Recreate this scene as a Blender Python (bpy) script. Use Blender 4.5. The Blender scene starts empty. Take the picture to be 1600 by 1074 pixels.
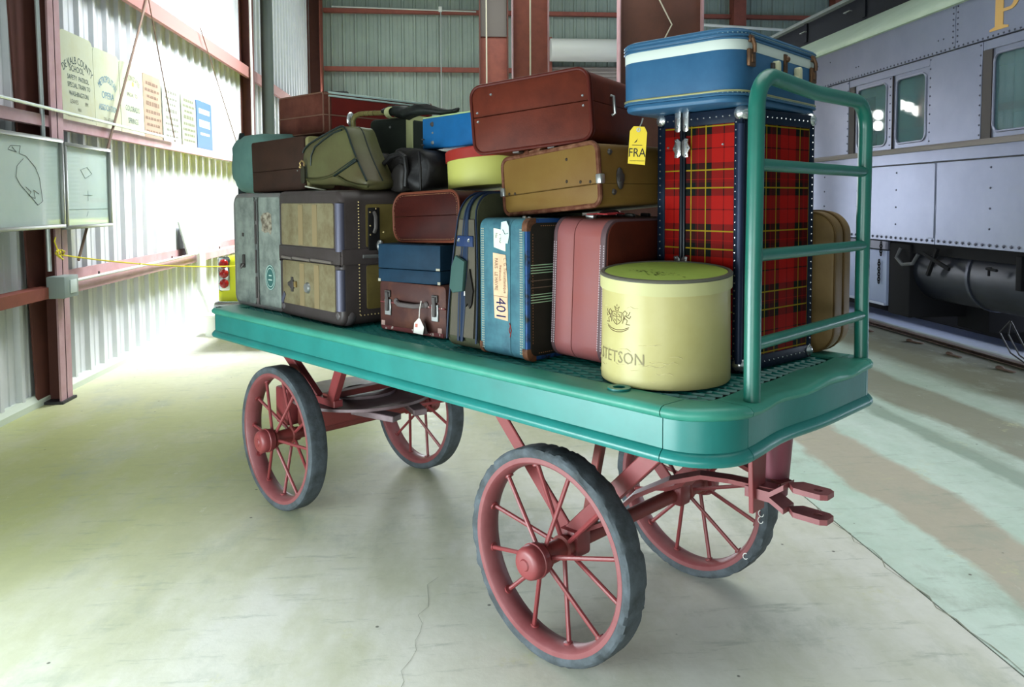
import bpy, bmesh, math, random
from mathutils import Matrix, Vector
from math import sin, cos, pi, radians

random.seed(7)
scene = bpy.context.scene
COL = scene.collection

# ------------------------------------------------------------------ camera
cam_data = bpy.data.cameras.new('camera')
cam = bpy.data.objects.new('camera', cam_data)
COL.objects.link(cam)
cam_data.sensor_width = 36.0
cam_data.lens = 36.0 * 1220.8 / 1600.0
cam_data.shift_y = -155.3 / 1600.0
cam_data.clip_end = 200
yaw, pitch, roll = 0.0872, 0.0559, -0.0047
f = Vector((sin(yaw) * cos(pitch), cos(yaw) * cos(pitch), -sin(pitch)))
r = Vector((cos(yaw), -sin(yaw), 0))
u = r.cross(f)
r, u = cos(roll) * r + sin(roll) * u, -sin(roll) * r + cos(roll) * u
cam.matrix_world = Matrix(((r.x, u.x, -f.x, 0), (r.y, u.y, -f.y, 0), (r.z, u.z, -f.z, 1.5), (0, 0, 0, 1)))
scene.camera = cam

# ------------------------------------------------------------------ world, lamps, exposure
world = bpy.data.worlds.new('world')
scene.world = world
world.use_nodes = True
bg = world.node_tree.nodes['Background']
bg.inputs['Color'].default_value = (0.72, 0.88, 0.90, 1)
bg.inputs['Strength'].default_value = 0.3

def area_lamp(name, loc, aim, sx, sy, power, color, spread=180):
    d = bpy.data.lights.new(name, 'AREA')
    d.shape = 'RECTANGLE'
    d.size, d.size_y = sx, sy
    d.energy = power
    d.color = color
    d.spread = radians(spread)
    o = bpy.data.objects.new(name, d)
    COL.objects.link(o)
    o.location = loc
    o.rotation_euler = (Vector(aim) - Vector(loc)).to_track_quat('-Z', 'Y').to_euler()
    return o

# daylight from an unseen left door, lamp stretched low to fill under the wagon
area_lamp('side_door_daylight', (-2.85, 1.9, 0.60), (1.0, 3.0, 0.0), 4.0, 1.05, 185, (0.84, 0.96, 1.0), 140)
# roof light over the left wall
area_lamp('roof_light_left', (-0.7, 9.6, 5.9), (-3.0, 9.5, 1.8), 4.0, 1.4, 265, (0.93, 0.96, 1.0), 75)
# low fill lamp added left and behind the camera to brighten under the wagon
area_lamp('rear_left_fill', (-2.2, -2.8, 0.75), (0.8, 3.4, 0.1), 4.0, 1.3, 150, (0.92, 1.0, 1.0))
# roof lights down the middle of the shed
area_lamp('roof_light_middle', (1.9, 3.2, 6.6), (2.1, 3.2, 0.0), 5.0, 6.0, 115, (0.97, 1.0, 0.98), 120)
area_lamp('roof_light_back', (1.5, 14.5, 6.6), (1.5, 14.5, 0.0), 5.0, 3.0, 190, (0.90, 1.0, 0.97))
# doorway in the back wall and daylight beyond the train
area_lamp('back_door_daylight', (-0.7, 18.3, 1.5), (1.0, 8.0, 1.2), 1.3, 2.4, 300, (0.86, 0.92, 1.0))
area_lamp('far_side_daylight', (9.4, 7.0, 1.8), (5.5, 7.0, 0.0), 8.0, 3.0, 1300, (0.78, 0.86, 1.0))

scene.view_settings.view_transform = 'Standard'
scene.view_settings.look = 'None'
scene.view_settings.gamma = 1.0
scene.view_settings.use_curve_mapping = False
scene.view_settings.exposure = 0.35
scene.cycles.use_denoising = True
scene.cycles.max_bounces = 6
scene.cycles.diffuse_bounces = 4
scene.cycles.caustics_reflective = False
scene.cycles.caustics_refractive = False

# ------------------------------------------------------------------ materials
def lin(c):
    c = c / 255.0
    return c / 12.92 if c <= 0.04045 else ((c + 0.055) / 1.055) ** 2.4

def S(r, g, b):
    return (lin(r), lin(g), lin(b), 1.0)

class NT:
    """small helper round a material's node tree"""
    def __init__(self, name):
        self.m = bpy.data.materials.new(name)
        self.m.use_nodes = True
        self.t = self.m.node_tree
        self.b = self.t.nodes['Principled BSDF']
    def n(self, kind, **kw):
        nd = self.t.nodes.new(kind)
        for k, v in kw.items():
            if k in nd.inputs.keys():
                nd.inputs[k].default_value = v
            else:
                setattr(nd, k, v)
        return nd
    def l(self, a, b):
        self.t.links.new(a, b)
    def coord(self, which='Object'):
        return self.n('ShaderNodeTexCoord').outputs[which]
    def noise(self, vec, scale, detail=4, rough=0.6):
        nd = self.n('ShaderNodeTexNoise')
        nd.inputs['Scale'].default_value = scale
        nd.inputs['Detail'].default_value = detail
        nd.inputs['Roughness'].default_value = rough
        if vec is not None:
            self.l(vec, nd.inputs['Vector'])
        return nd.outputs['Fac']
    def mapped(self, vec, scale=(1, 1, 1), loc=(0, 0, 0)):
        nd = self.n('ShaderNodeMapping')
        nd.inputs['Scale'].default_value = scale
        nd.inputs['Location'].default_value = loc
        self.l(vec, nd.inputs['Vector'])
        return nd.outputs['Vector']
    def ramp(self, fac, a, b):
        nd = self.n('ShaderNodeMapRange')
        nd.inputs['From Min'].default_value = a
        nd.inputs['From Max'].default_value = b
        self.l(fac, nd.inputs['Value'])
        return nd.outputs['Result']
    def math(self, op, a, b=None, clamp=False):
        nd = self.n('ShaderNodeMath')
        nd.operation = op
        nd.use_clamp = clamp
        for i, v in enumerate((a, b)):
            if v is None:
                continue
            if isinstance(v, (int, float)):
                nd.inputs[i].default_value = v
            else:
                self.l(v, nd.inputs[i])
        return nd.outputs[0]
    def mix(self, fac, a, b, blend='MIX'):
        nd = self.n('ShaderNodeMix')
        nd.data_type = 'RGBA'
        nd.blend_type = blend
        ia, ib, fi = nd.inputs[6], nd.inputs[7], nd.inputs[0]
        for sock, v in ((fi, fac), (ia, a), (ib, b)):
            if isinstance(v, (int, float, tuple)):
                sock.default_value = v
            else:
                self.l(v, sock)
        return nd.outputs[2]
    def bump(self, height, strength=0.3, dist=0.01):
        nd = self.n('ShaderNodeBump')
        nd.inputs['Strength'].default_value = strength
        nd.inputs['Distance'].default_value = dist
        self.l(height, nd.inputs['Height'])
        self.l(nd.outputs['Normal'], self.b.inputs['Normal'])
    def sep(self, vec):
        nd = self.n('ShaderNodeSeparateXYZ')
        self.l(vec, nd.inputs[0])
        return nd.outputs

def M(name, col, rough=0.6, metal=0.0, col2=None, scale=6.0, lo=0.35, hi=0.7, bump=0.0, bscale=60.0, spec=0.5, fine=0.0):
    k = NT(name)
    k.b.inputs['Roughness'].default_value = rough
    k.b.inputs['Metallic'].default_value = metal
    k.b.inputs['Specular IOR Level'].default_value = spec
    co = k.coord()
    c = col
    if col2 is not None:
        c = k.mix(k.ramp(k.noise(co, scale, 6, 0.65), lo, hi), col, col2)
    if fine:
        c = k.mix(k.ramp(k.noise(co, 220, 2), 0.35, 0.65), c, tuple(x * (1 - fine) for x in col[:3]) + (1,))
    if isinstance(c, tuple):
        k.b.inputs['Base Color'].default_value = c
    else:
        k.l(c, k.b.inputs['Base Color'])
    if bump:
        k.bump(k.noise(co, bscale, 3), bump, 0.004)
    return k.m

def EM(name, col, strength):
    k = NT(name)
    k.b.inputs['Base Color'].default_value = (0, 0, 0, 1)
    k.b.inputs['Emission Color'].default_value = col
    k.b.inputs['Emission Strength'].default_value = strength
    return k.m

# ------------------------------------------------------------------ mesh builder
def link(o, parent=None):
    COL.objects.link(o)
    if parent is not None:
        o.parent = parent
    return o

def rr(w, h, rad, seg=5, x0=0.0, y0=0.0):
    """rounded rectangle outline, radii (bl, br, tr, tl)"""
    if not isinstance(rad, (tuple, list)):
        rad = (rad,) * 4
    pts = []
    for (cx, cy, a0, q) in ((0, 0, pi, 0), (w, 0, 1.5 * pi, 1), (w, h, 0, 2), (0, h, .5 * pi, 3)):
        R = rad[q]
        sx, sy = (1 if cx == 0 else -1), (1 if cy == 0 else -1)
        if R <= 1e-6:
            pts.append((cx + x0, cy + y0))
            continue
        for i in range(seg + 1):
            a = a0 + i * .5 * pi / seg
            pts.append((cx + sx * R + R * cos(a) + x0, cy + sy * R + R * sin(a) + y0))
    return pts

class MB:
    def __init__(self):
        self.bm = bmesh.new()
    def _xf(self, vs, mat):
        if mat is not None:
            bmesh.ops.transform(self.bm, matrix=mat, verts=vs)
    def box(self, x0, x1, y0, y1, z0, z1, bevel=0.0, mat=None, seg=2):
        return self.prism([(x0, y0), (x1, y0), (x1, y1), (x0, y1)], 'z', z0, z1, bevel, mat, seg, allbev=True)
    def prism(self, pts, axis, a0, a1, bevel=0.0, mat=None, seg=2, allbev=False, both=True):
        bm = self.bm
        def P(p, a):
            return {'x': (a, p[0], p[1]), 'y': (p[0], a, p[1]), 'z': (p[0], p[1], a)}[axis]
        A = [bm.verts.new(P(p, a0)) for p in pts]
        B = [bm.verts.new(P(p, a1)) for p in pts]
        n = len(pts)
        faces = [bm.faces.new(list(reversed(A))), bm.faces.new(B)]
        for i in range(n):
            faces.append(bm.faces.new((A[i], A[(i + 1) % n], B[(i + 1) % n], B[i])))
        vs = A + B
        bmesh.ops.recalc_face_normals(bm, faces=faces)
        if bevel > 0:
            es = set()
            for f_ in (faces if allbev else faces[:2] if both else faces[1:2]):
                es.update(f_.edges)
            res = bmesh.ops.bevel(bm, geom=list(es), offset=bevel, segments=seg, affect='EDGES', profile=0.5)
            vs = list({v for v in vs if v.is_valid} | {v for f_ in res['faces'] for v in f_.verts})
        self._xf(vs, mat)
        return vs
    def tube(self, path, rad, seg=8, closed=False, caps=True):
        bm = self.bm
        pts = [Vector(p) for p in path]
        n = len(pts)
        rads = rad if isinstance(rad, (list, tuple)) else [rad] * n
        rings = []
        prev = None
        for i, p in enumerate(pts):
            if closed:
                t = pts[(i + 1) % n] - pts[i - 1]
            else:
                t = pts[min(i + 1, n - 1)] - pts[max(i - 1, 0)]
            t.normalize()
            if prev is None:
                ref = Vector((0, 0, 1)) if abs(t.z) < 0.9 else Vector((1, 0, 0))
                a = t.cross(ref).normalized()
            else:
                a = (prev - t * prev.dot(t))
                a = a.normalized() if a.length > 1e-6 else t.orthogonal().normalized()
            prev = a
            b = t.cross(a)
            rings.append([bm.verts.new(p + rads[i] * (cos(2 * pi * k / seg) * a + sin(2 * pi * k / seg) * b)) for k in range(seg)])
        m = n if closed else n - 1
        for i in range(m):
            A, B = rings[i], rings[(i + 1) % n]
            for k in range(seg):
                bm.faces.new((A[k], A[(k + 1) % seg], B[(k + 1) % seg], B[k]))
        if caps and not closed:
            bm.faces.new(list(reversed(rings[0])))
            bm.faces.new(rings[-1])
        return self
    def lathe(self, prof, axis='y', seg=48, closed=True, center=(0, 0, 0), sx=1.0, sy=1.0, mat=None):
        """prof: (radius, along) pairs"""
        bm = self.bm
        rings = []
        c = Vector(center)
        for k in range(seg):
            a = 2 * pi * k / seg
            ring = []
            for (R, h) in prof:
                e1, e2 = R * cos(a) * sx, R * sin(a) * sy
                v = {'y': (e1, h, e2), 'z': (e1, e2, h), 'x': (h, e1, e2)}[axis]
                ring.append(bm.verts.new(c + Vector(v)))
            rings.append(ring)
        m = len(prof) if closed else len(prof) - 1
        fs = []
        for k in range(seg):
            A, B = rings[k], rings[(k + 1) % seg]
            for i in range(m):
                j = (i + 1) % len(prof)
                fs.append(bm.faces.new((A[i], A[j], B[j], B[i])))
        allv = [v for rg in rings for v in rg]
        bmesh.ops.remove_doubles(bm, verts=allv, dist=1e-6)
        fs = [f_ for f_ in fs if f_.is_valid]
        bmesh.ops.recalc_face_normals(bm, faces=fs)
        self._xf([v for v in allv if v.is_valid], mat)
        return self
    def bar(self, p0, p1, w, t, up=(0, 0, 1), bevel=0.0):
        """flat bar from p0 to p1: w across, t along the up hint"""
        p0, p1 = Vector(p0), Vector(p1)
        d = p1 - p0
        L = d.length
        d.normalize()
        upv = Vector(up)
        side = d.cross(upv)
        if side.length < 1e-4:
            side = d.orthogonal()
        side.normalize()
        n = side.cross(d)
        m = Matrix(((d.x, side.x, n.x, p0.x), (d.y, side.y, n.y, p0.y), (d.z, side.z, n.z, p0.z), (0, 0, 0, 1)))
        self.box(0, L, -w / 2, w / 2, -t / 2, t / 2, bevel, m, 1)
        return self
    def ball(self, c, r_, seg=10, ring=6, scale=(1, 1, 1), mat=None):
        m = Matrix.Translation(c) @ Matrix.Diagonal((scale[0], scale[1], scale[2], 1))
        if mat is not None:
            m = mat @ m
        bmesh.ops.create_uvsphere(self.bm, u_segments=seg, v_segments=ring, radius=r_, matrix=m)
        return self
    def dome(self, c, r_, normal, h=0.5, seg=6):
        """low rivet head"""
        n = Vector(normal).normalized()
        a = n.orthogonal().normalized()
        b = n.cross(a)
        c = Vector(c)
        r1 = [self.bm.verts.new(c + r_ * (cos(2 * pi * k / seg) * a + sin(2 * pi * k / seg) * b)) for k in range(seg)]
        r2 = [self.bm.verts.new(c + .6 * r_ * (cos(2 * pi * k / seg) * a + sin(2 * pi * k / seg) * b) + n * r_ * h * .8) for k in range(seg)]
        for k in range(seg):
            self.bm.faces.new((r1[k], r1[(k + 1) % seg], r2[(k + 1) % seg], r2[k]))
        self.bm.faces.new(r2)
        return self
    def quad(self, *ps):
        self.bm.faces.new([self.bm.verts.new(p) for p in ps])
        return self
    def warp(self, fn):
        for v in self.bm.verts:
            v.co = fn(v.co)
        return self
    def build(self, name, mat, parent=None, smooth=True, angle=38, loc=None):
        me = bpy.data.meshes.new(name)
        self.bm.to_mesh(me)
        self.bm.free()
        if smooth:
            me.polygons.foreach_set('use_smooth', [True] * len(me.polygons))
            me.set_sharp_from_angle(angle=radians(angle))
        me.materials.append(mat)
        o = bpy.data.objects.new(name, me)
        link(o, parent)
        if loc is not None:
            o.location = loc
        return o

def tag(o, label, cat, group=None, kind=None):
    o['label'] = label
    o['category'] = cat
    if group:
        o['group'] = group
    if kind:
        o['kind'] = kind
    return o

def structure(o):
    o['kind'] = 'structure'
    return o

def empty(name, loc=(0, 0, 0), rz=0.0, parent=None):
    o = bpy.data.objects.new(name, None)
    o.empty_display_size = 0.1
    link(o, parent)
    o.location = loc
    o.rotation_euler = (0, 0, rz)
    return o

def copy_tree(o, parent=None):
    c = o.copy()
    COL.objects.link(c)
    c.parent = parent
    for ch in list(o.children):
        copy_tree(ch, c)
    return c

def text_bm(mb, s, size, mat4, align='CENTER', arc=0.0, sx=1.0):
    """add flat lettering to mb; arc = radius of an arch"""
    cu = bpy.data.curves.new('lettering', 'FONT')
    cu.body = s
    cu.size = size
    cu.align_x = align
    cu.align_y = 'CENTER'
    cu.resolution_u = 2
    o = bpy.data.objects.new('lettering', cu)
    COL.objects.link(o)
    bpy.context.view_layer.update()
    me = bpy.data.meshes.new_from_object(o.evaluated_get(bpy.context.evaluated_depsgraph_get()))
    COL.objects.unlink(o)
    bpy.data.objects.remove(o)
    base = len(mb.bm.verts)
    mb.bm.from_mesh(me)
    bpy.data.meshes.remove(me)
    mb.bm.verts.ensure_lookup_table()
    for v in mb.bm.verts[base:]:
        x, y = v.co.x * sx, v.co.y
        if arc:
            a = x / arc
            x, y = (arc + y) * sin(a), (arc + y) * cos(a) - arc
        v.co = mat4 @ Vector((x, y, 0))

# ------------------------------------------------------------------ shed: floor
def floor_material():
    k = NT('concrete_floor')
    co = k.coord()
    x = k.sep(co)[0]
    big = k.noise(co, 0.55, 5, 0.6)
    mid = k.noise(k.mapped(co, (1.0, 0.45, 1), (7, 3, 0)), 2.2, 6, 0.65)
    fine = k.noise(co, 14, 6, 0.7)
    ys = k.sep(co)[1]
    c = k.mix(k.ramp(big, 0.42, 0.62), S(214, 214, 206), S(204, 204, 186))
    # older, yellowed sealer on the part of the slab beyond the wagon and along the wall
    old = k.math('ADD', k.math('MULTIPLY', k.math('SUBTRACT', ys, x), 0.42), k.math('MULTIPLY', k.math('SUBTRACT', mid, 0.5), 1.6))
    c = k.mix(k.math('MULTIPLY', k.math('MULTIPLY', k.ramp(old, 1.3, 2.3), k.ramp(ys, 8.0, 5.5)), 0.9), c, S(160, 166, 100))
    c = k.mix(k.ramp(mid, 0.48, 0.78), c, S(180, 182, 156))
    # right of the joint the slab is greener with brown bands running along the shed
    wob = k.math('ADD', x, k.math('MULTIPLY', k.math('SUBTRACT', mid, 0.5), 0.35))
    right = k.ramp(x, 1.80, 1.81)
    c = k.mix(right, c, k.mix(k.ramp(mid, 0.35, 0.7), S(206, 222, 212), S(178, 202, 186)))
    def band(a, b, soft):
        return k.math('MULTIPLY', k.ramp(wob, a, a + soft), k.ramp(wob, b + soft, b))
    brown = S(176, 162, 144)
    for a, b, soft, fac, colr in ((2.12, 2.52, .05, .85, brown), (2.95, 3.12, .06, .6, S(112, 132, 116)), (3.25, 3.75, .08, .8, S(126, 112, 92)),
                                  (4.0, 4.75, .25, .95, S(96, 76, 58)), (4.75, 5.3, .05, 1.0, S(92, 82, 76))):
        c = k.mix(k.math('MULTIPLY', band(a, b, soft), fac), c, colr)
    c = k.mix(k.math('MULTIPLY', k.ramp(wob, 2.5, 4.2), .55), c, S(96, 106, 84))  # slab darkens to the right, light falloff put into its colour
    c = k.mix(k.ramp(x, 5.3, 5.4), c, S(150, 160, 184))
    # scuffs and specks
    scuff = k.noise(k.mapped(co, (0.6, 3.0, 1), (1, 9, 0)), 5.0, 8, 0.75)
    c = k.mix(k.math('MULTIPLY', k.ramp(scuff, 0.56, 0.72), 0.6), c, S(116, 130, 118))
    blot = k.noise(k.mapped(co, (1.3, 0.8, 1), (3, 5, 0)), 1.6, 7, 0.72)
    c = k.mix(k.math('MULTIPLY', k.ramp(blot, 0.54, 0.66), 0.5), c, S(150, 160, 146))
    c = k.mix(k.math('MULTIPLY', k.ramp(k.noise(k.mapped(co, (1, 1, 1), (11, 2, 0)), 2.6, 8, 0.8), 0.6, 0.68), 0.55), c, S(196, 196, 150))
    c = k.mix(k.math('MULTIPLY', k.ramp(k.noise(k.mapped(co, (2.2, 0.7, 1), (4, 2, 0)), 4.0, 8, 0.8), 0.62, 0.72), 0.5), c, S(226, 228, 222))
    spots = k.n('ShaderNodeTexVoronoi', Scale=5.5)
    k.l(co, spots.inputs['Vector'])
    c = k.mix(k.ramp(spots.outputs['Distance'], 0.045, 0.03), c, S(90, 92, 82))
    c = k.mix(k.math('MULTIPLY', k.ramp(fine, 0.3, 0.75), 0.2), c, S(150, 150, 132))
    k.l(c, k.b.inputs['Base Color'])
    k.l(k.math('ADD', k.math('MULTIPLY', fine, 0.25), 0.38), k.b.inputs['Roughness'])
    k.bump(fine, 0.12, 0.01)
    return k.m

M_FLOOR = floor_material()
fl = MB()
fl.box(-3.3, 1.797, -4.0, 19.0, -0.25, 0.0)
floor = structure(fl.build('floor', M_FLOOR, smooth=False))
fl = MB()
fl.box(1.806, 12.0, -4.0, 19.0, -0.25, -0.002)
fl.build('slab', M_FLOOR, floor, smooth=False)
# hairline cracks wander over the slab
ck = MB()
random.seed(3)
for (x0, y0, x1, y1, n) in ((-0.25, 1.6, -0.05, 3.05, 26), (1.803, 2.0, 1.79, 3.6, 20)):
    pts = [Vector((x0 + (x1 - x0) * i / n + random.uniform(-.02, .02), y0 + (y1 - y0) * i / n, 0.0012)) for i in range(n + 1)]
    for a, b in zip(pts, pts[1:]):
        w = random.uniform(.0004, .0011) if x0 < 1 else random.uniform(.0012, .003)
        ck.quad(a + Vector((-w, 0, 0)), a + Vector((w, 0, 0)), b + Vector((w, 0, 0)), b + Vector((-w, 0, 0)))
ck.build('crack', M('crack_dark', S(140, 142, 126), 0.9), floor, smooth=False)

# ------------------------------------------------------------------ shed: corrugated walls, columns, girts
M_SHEET = M('pale_painted_steel_sheet', S(214, 216, 220), 0.42, 0.0, S(196, 202, 206), 2.5, 0.3, 0.75)
M_SHEET_BACK = M('grey_green_steel_sheet', S(150, 166, 156), 0.5, 0.0, S(132, 148, 140), 1.6, 0.3, 0.75)
M_PRIMER = M('red_oxide_primer', S(142, 76, 62), 0.62, 0.0, S(120, 62, 52), 5, 0.35, 0.75)
M_PRIMER_SHADE = M('shaded_red_oxide_primer', S(96, 52, 42), 0.7, 0.0, S(82, 44, 36), 5, 0.35, 0.75)  # darker copy of the primer, the columns' shade put into its colour
M_PINK = M('pale_pink_primer', S(186, 150, 156), 0.6, 0.0, S(164, 122, 124), 4, 0.35, 0.75)
M_DUST = M('dusty_ledge', S(168, 150, 130), 0.9)
M_GALV = M('galvanised_steel', S(190, 198, 196), 0.42, 0.6)
M_WHITE = M('white_paint', S(226, 230, 224), 0.5)
M_DARK = M('dark_steel', S(44, 44, 46), 0.6)

def sheet(mb, along, a0, a1, z0, z1, off, inward, pitch=0.27, depth=0.034):
    """one corrugated sheet; along = 'y' (left wall) or 'x' (back wall); ribs stand inward"""
    prof = []
    n = max(1, round((a1 - a0) / pitch))
    for i in range(n):
        b = a0 + i * pitch
        prof += [(b, 0), (b + .085, 0), (b + .095, .007), (b + .105, .007), (b + .115, 0), (b + .185, 0), (b + .205, depth), (b + .245, depth), (b + .265, 0)]
    prof.append((a1, 0))
    P = (lambda a, d, z: (off + inward * d, a, z)) if along == 'y' else (lambda a, d, z: (a, off + inward * d, z))
    rows = [[mb.bm.verts.new(P(a, d, z)) for a, d in prof] for z in (z0, z1)]
    back = [[mb.bm.verts.new(P(a, d - .004, z)) for a, d in prof] for z in (z0, z1)]
    for i in range(len(prof) - 1):
        mb.bm.faces.new((rows[0][i], rows[0][i + 1], rows[1][i + 1], rows[1][i]))
        mb.bm.faces.new((back[0][i], back[1][i], back[1][i + 1], back[0][i + 1]))
    bmesh.ops.recalc_face_normals(mb.bm, faces=mb.bm.faces[:])

WX = -3.02          # inner face of the left wall sheeting
BY = 18.6           # inner face of the back wall sheeting
b = MB()
b.box(WX - .20, WX - .05, -4.0, 19.0, -.2, 7.0)
wall_left = structure(b.build('wall_left', M_DARK, smooth=False))
y = -3.9
while y < BY - .3:
    b = MB()
    sheet(b, 'y', y, min(y + .81, BY), 0.06, 6.95, WX, 1)
    b.build('panel', M_SHEET, wall_left, smooth=False)
    y += .81
b = MB()
b.box(WX - .2, 12.0, BY + .05, BY + .2, -.2, 7.0)
wall_back = structure(b.build('wall_back', M_DARK, smooth=False))
x = WX
while x < 11.6:
    b = MB()
    sheet(b, 'x', x, x + .81, 0.06, 6.95, BY, -1)
    b.build('panel', M_SHEET_BACK, wall_back, smooth=False)
    x += .81
b = MB()
b.box(-3.3, 12.0, 0.5, 19.0, 6.98, 7.1)
structure(b.build('ceiling', M('ceiling_sheet', S(150, 156, 150), 0.7), smooth=False))

# base angle at the foot of the left wall
b = MB()
b.prism([(WX - .04, 0), (WX + .055, 0), (WX + .055, .045), (WX + .03, .085), (WX - .04, .085)], 'y', -3.9, BY)
structure(b.build('baseboard_left', M('pale_base_angle', S(196, 206, 190), 0.6), smooth=False))

def girt(name, z, y0, y1, mat=M_PRIMER, t=.075, x1=-2.862):
    """C-section girt on the left wall"""
    m = MB()
    m.prism([(WX + .036, z), (WX + .036, z - .012), (x1 - .012, z - .012), (x1 - .012, z - t), (x1 - .05, z - t), (x1 - .05, z - t - .008),
             (x1, z - t - .008), (x1, z)], 'y', y0, y1)
    return structure(m.build(name, mat, smooth=False))

g0 = girt('girt_beam', 0.885, -3.9, 6.02)
g1 = girt('girt_beam', 0.885, 6.20, BY - .1, M_PINK)
g2 = girt('girt_beam', 2.135, -3.9, BY - .1, M_PINK)
g3 = girt('girt_beam', 3.50, 6.3, BY - .1, M('dusty_primer', S(150, 104, 98), .65), .15)
for g in (g1, g2):                       # dust lying on the ledges, bolts through the sheets
    z = 0.885 if g is g1 else 2.135
    m = MB()
    m.box(WX + .037, -2.885, 6.33, BY - .2, z, z + .002)
    m.build('dust', M_DUST, g, smooth=False)
m = MB()
m.box(WX + .036, WX + .046, 6.33, 12.1, 0.887, 0.965)
m.build('back_strip', M_PINK, g1, smooth=False)
m = MB()
for i in range(6):
    m.box(-2.93, -2.918, 6.9 + i * .9, 6.912 + i * .9, .887, .915)
m.build('bolt', M_DARK, g1, smooth=False)

def i_column(name, x0, x1, y0, y1, ztop, mats, web_t=.012):
    """I column: flanges at x0 and x1, web between (normal along y)"""
    m = MB()
    m.box((x0), (x1), (y0 + y1) / 2 - web_t / 2, (y0 + y1) / 2 + web_t / 2, 0.02, ztop)
    m.box(x0, x0 + .012, y0, y1, 0.02, ztop)
    o = m.build(name, mats[1], smooth=False)
    m = MB()
    m.box(x1 - .014, x1, y0, y1, 0.02, ztop)
    m.build('flange', mats[0], o, smooth=False)
    m = MB()
    m.box(x0 - .02, x1 + .02, y0 - .02, y1 + .02, 0, .02)
    m.build('base_plate', M_DARK, o, smooth=False)
    return structure(o)

c1 = i_column('steel_column', -2.985, -2.848, 6.02, 6.20, 6.9, (M_PINK, M_PRIMER_SHADE))  # lit flange and shaded web are put into the two colours
m = MB()
m.prism([(5.93, .02), (6.30, .02), (6.36, 6.9), (5.70, 6.9), (5.74, 3.0)], 'x', -2.985, -2.97)
m.build('outer_flange', M_PRIMER_SHADE, c1, smooth=False)
c2 = i_column('steel_column', -3.0, -2.846, 12.05, 12.32, 6.9, (M_PRIMER_SHADE, M_PRIMER_SHADE))  # flange out of the light, its shade put into the colour
c3 = i_column('steel_column', -3.0, -2.72, 18.05, 18.5, 6.9, (M_PRIMER, M_PRIMER_SHADE))
# dark round post beside the second column
m = MB()
m.tube([(-2.66, 12.35, 0), (-2.66, 12.35, 6.9)], .09, 16)
structure(m.build('dark_pipe_column', M('dark_green_paint', S(52, 62, 56), 0.5)))

# diagonal brace rods across the first bay
M_ROD = M('rusty_rod', S(110, 88, 72), 0.7)
for pts, lab in ((((-2.84, 8.05, 3.6), (-2.84, 6.35, 1.05)), 'thick rusty brace rod leaning down behind the framed panels to the lower girt'),
                 (((-2.83, 7.95, 3.52), (-2.83, 8.62, 2.14)), 'thin brace cable running down past the third hanging sign'),
                 (((-2.83, 9.6, 3.55), (-2.83, 11.5, 2.0)), 'thin brace cable crossing the blue sign at the far end')):
    m = MB()
    m.tube(pts, .011 if 'thick' in lab else .006, 8)
    tag(m.build('brace_rod', M_ROD), lab, 'rod')

# conduits and pipes
def pipe(name, pts, rad, mat, label, cat='pipe'):
    m = MB()
    m.tube(pts, rad, 8)
    return tag(m.build(name, mat), label, cat)

pipe('conduit', [(-2.88, 5.86, 6.9), (-2.86, 5.94, 1.0)], .016, M_GALV, 'pale vertical conduit down the dark web of the nearest column')
pipe('conduit', [(-2.83, 2.0, 2.20), (-2.83, 8.6, 2.165)], .013, M_GALV, 'thin white conduit running along the top of the upper wall girt')
pipe('conduit', [(-2.82, 12.02, 6.9), (-2.82, 12.02, 2.2)], .018, M_WHITE, 'white vertical conduit on the second wall column')
pipe('conduit', [(-2.83, 6.0, 0.9), (-2.83, 9.55, 0.905)], .012, M_WHITE, 'white conduit along the front lip of the lower girt')
pipe('downpipe', [(-2.80, 9.3, 0.93), (-2.80, 9.3, 0.50), (-2.74, 9.26, 0.40), (-2.62, 9.1, 0.20), (-2.60, 9.06, 0.06)], .05, M_WHITE, 'white plastic downpipe on the lower girt, its foot in the bucket')

# ------------------------------------------------------------------ back wall: girts, columns, roll-up door
for z, t in ((4.60, .10), (5.92, .09), (3.2, .1), (1.6, .1)):
    m = MB()
    m.box(-2.7, 11.8, BY - .17, BY - .036, z - t, z)
    structure(m.build('girt_beam', M_PRIMER, smooth=False))
m = MB()
m.tube([(-2.5, BY - .19, 5.95), (0.8, BY - .19, 5.88)], .02, 6)
tag(m.build('conduit', M_GALV), 'thin conduit along the top girt of the back wall', 'pipe')
m = MB()
m.box(-.04, .04, -.03, .03, -.06, .06, .01)
o = m.build('junction_box', M_WHITE, loc=(-0.03, BY - .2, 5.92))
tag(o, 'small pale junction box on the top girt of the back wall', 'box')
m = MB()
m.tube([(-0.02, BY - .19, 5.86), (-0.02, BY - .19, 3.2)], .014, 6)
tag(m.build('conduit', M_GALV), 'thin vertical drop conduit below the pale junction box', 'pipe')

def front_column(name, x0, x1, y, ztop, mat, edge, depth=.35):
    """column seen on its broad face"""
    m = MB()
    m.box(x0 + .02, x1 - .02, y + .02, y + .05, 0, ztop)
    o = m.build(name, mat, smooth=False)
    for a, c in ((x0, x0 + .022), (x1 - .022, x1)):
        m = MB()
        m.box(a, c, y - depth / 2, y + depth / 2, 0, ztop)
        m.build('flange', edge, o, smooth=False)
    return structure(o)

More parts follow.
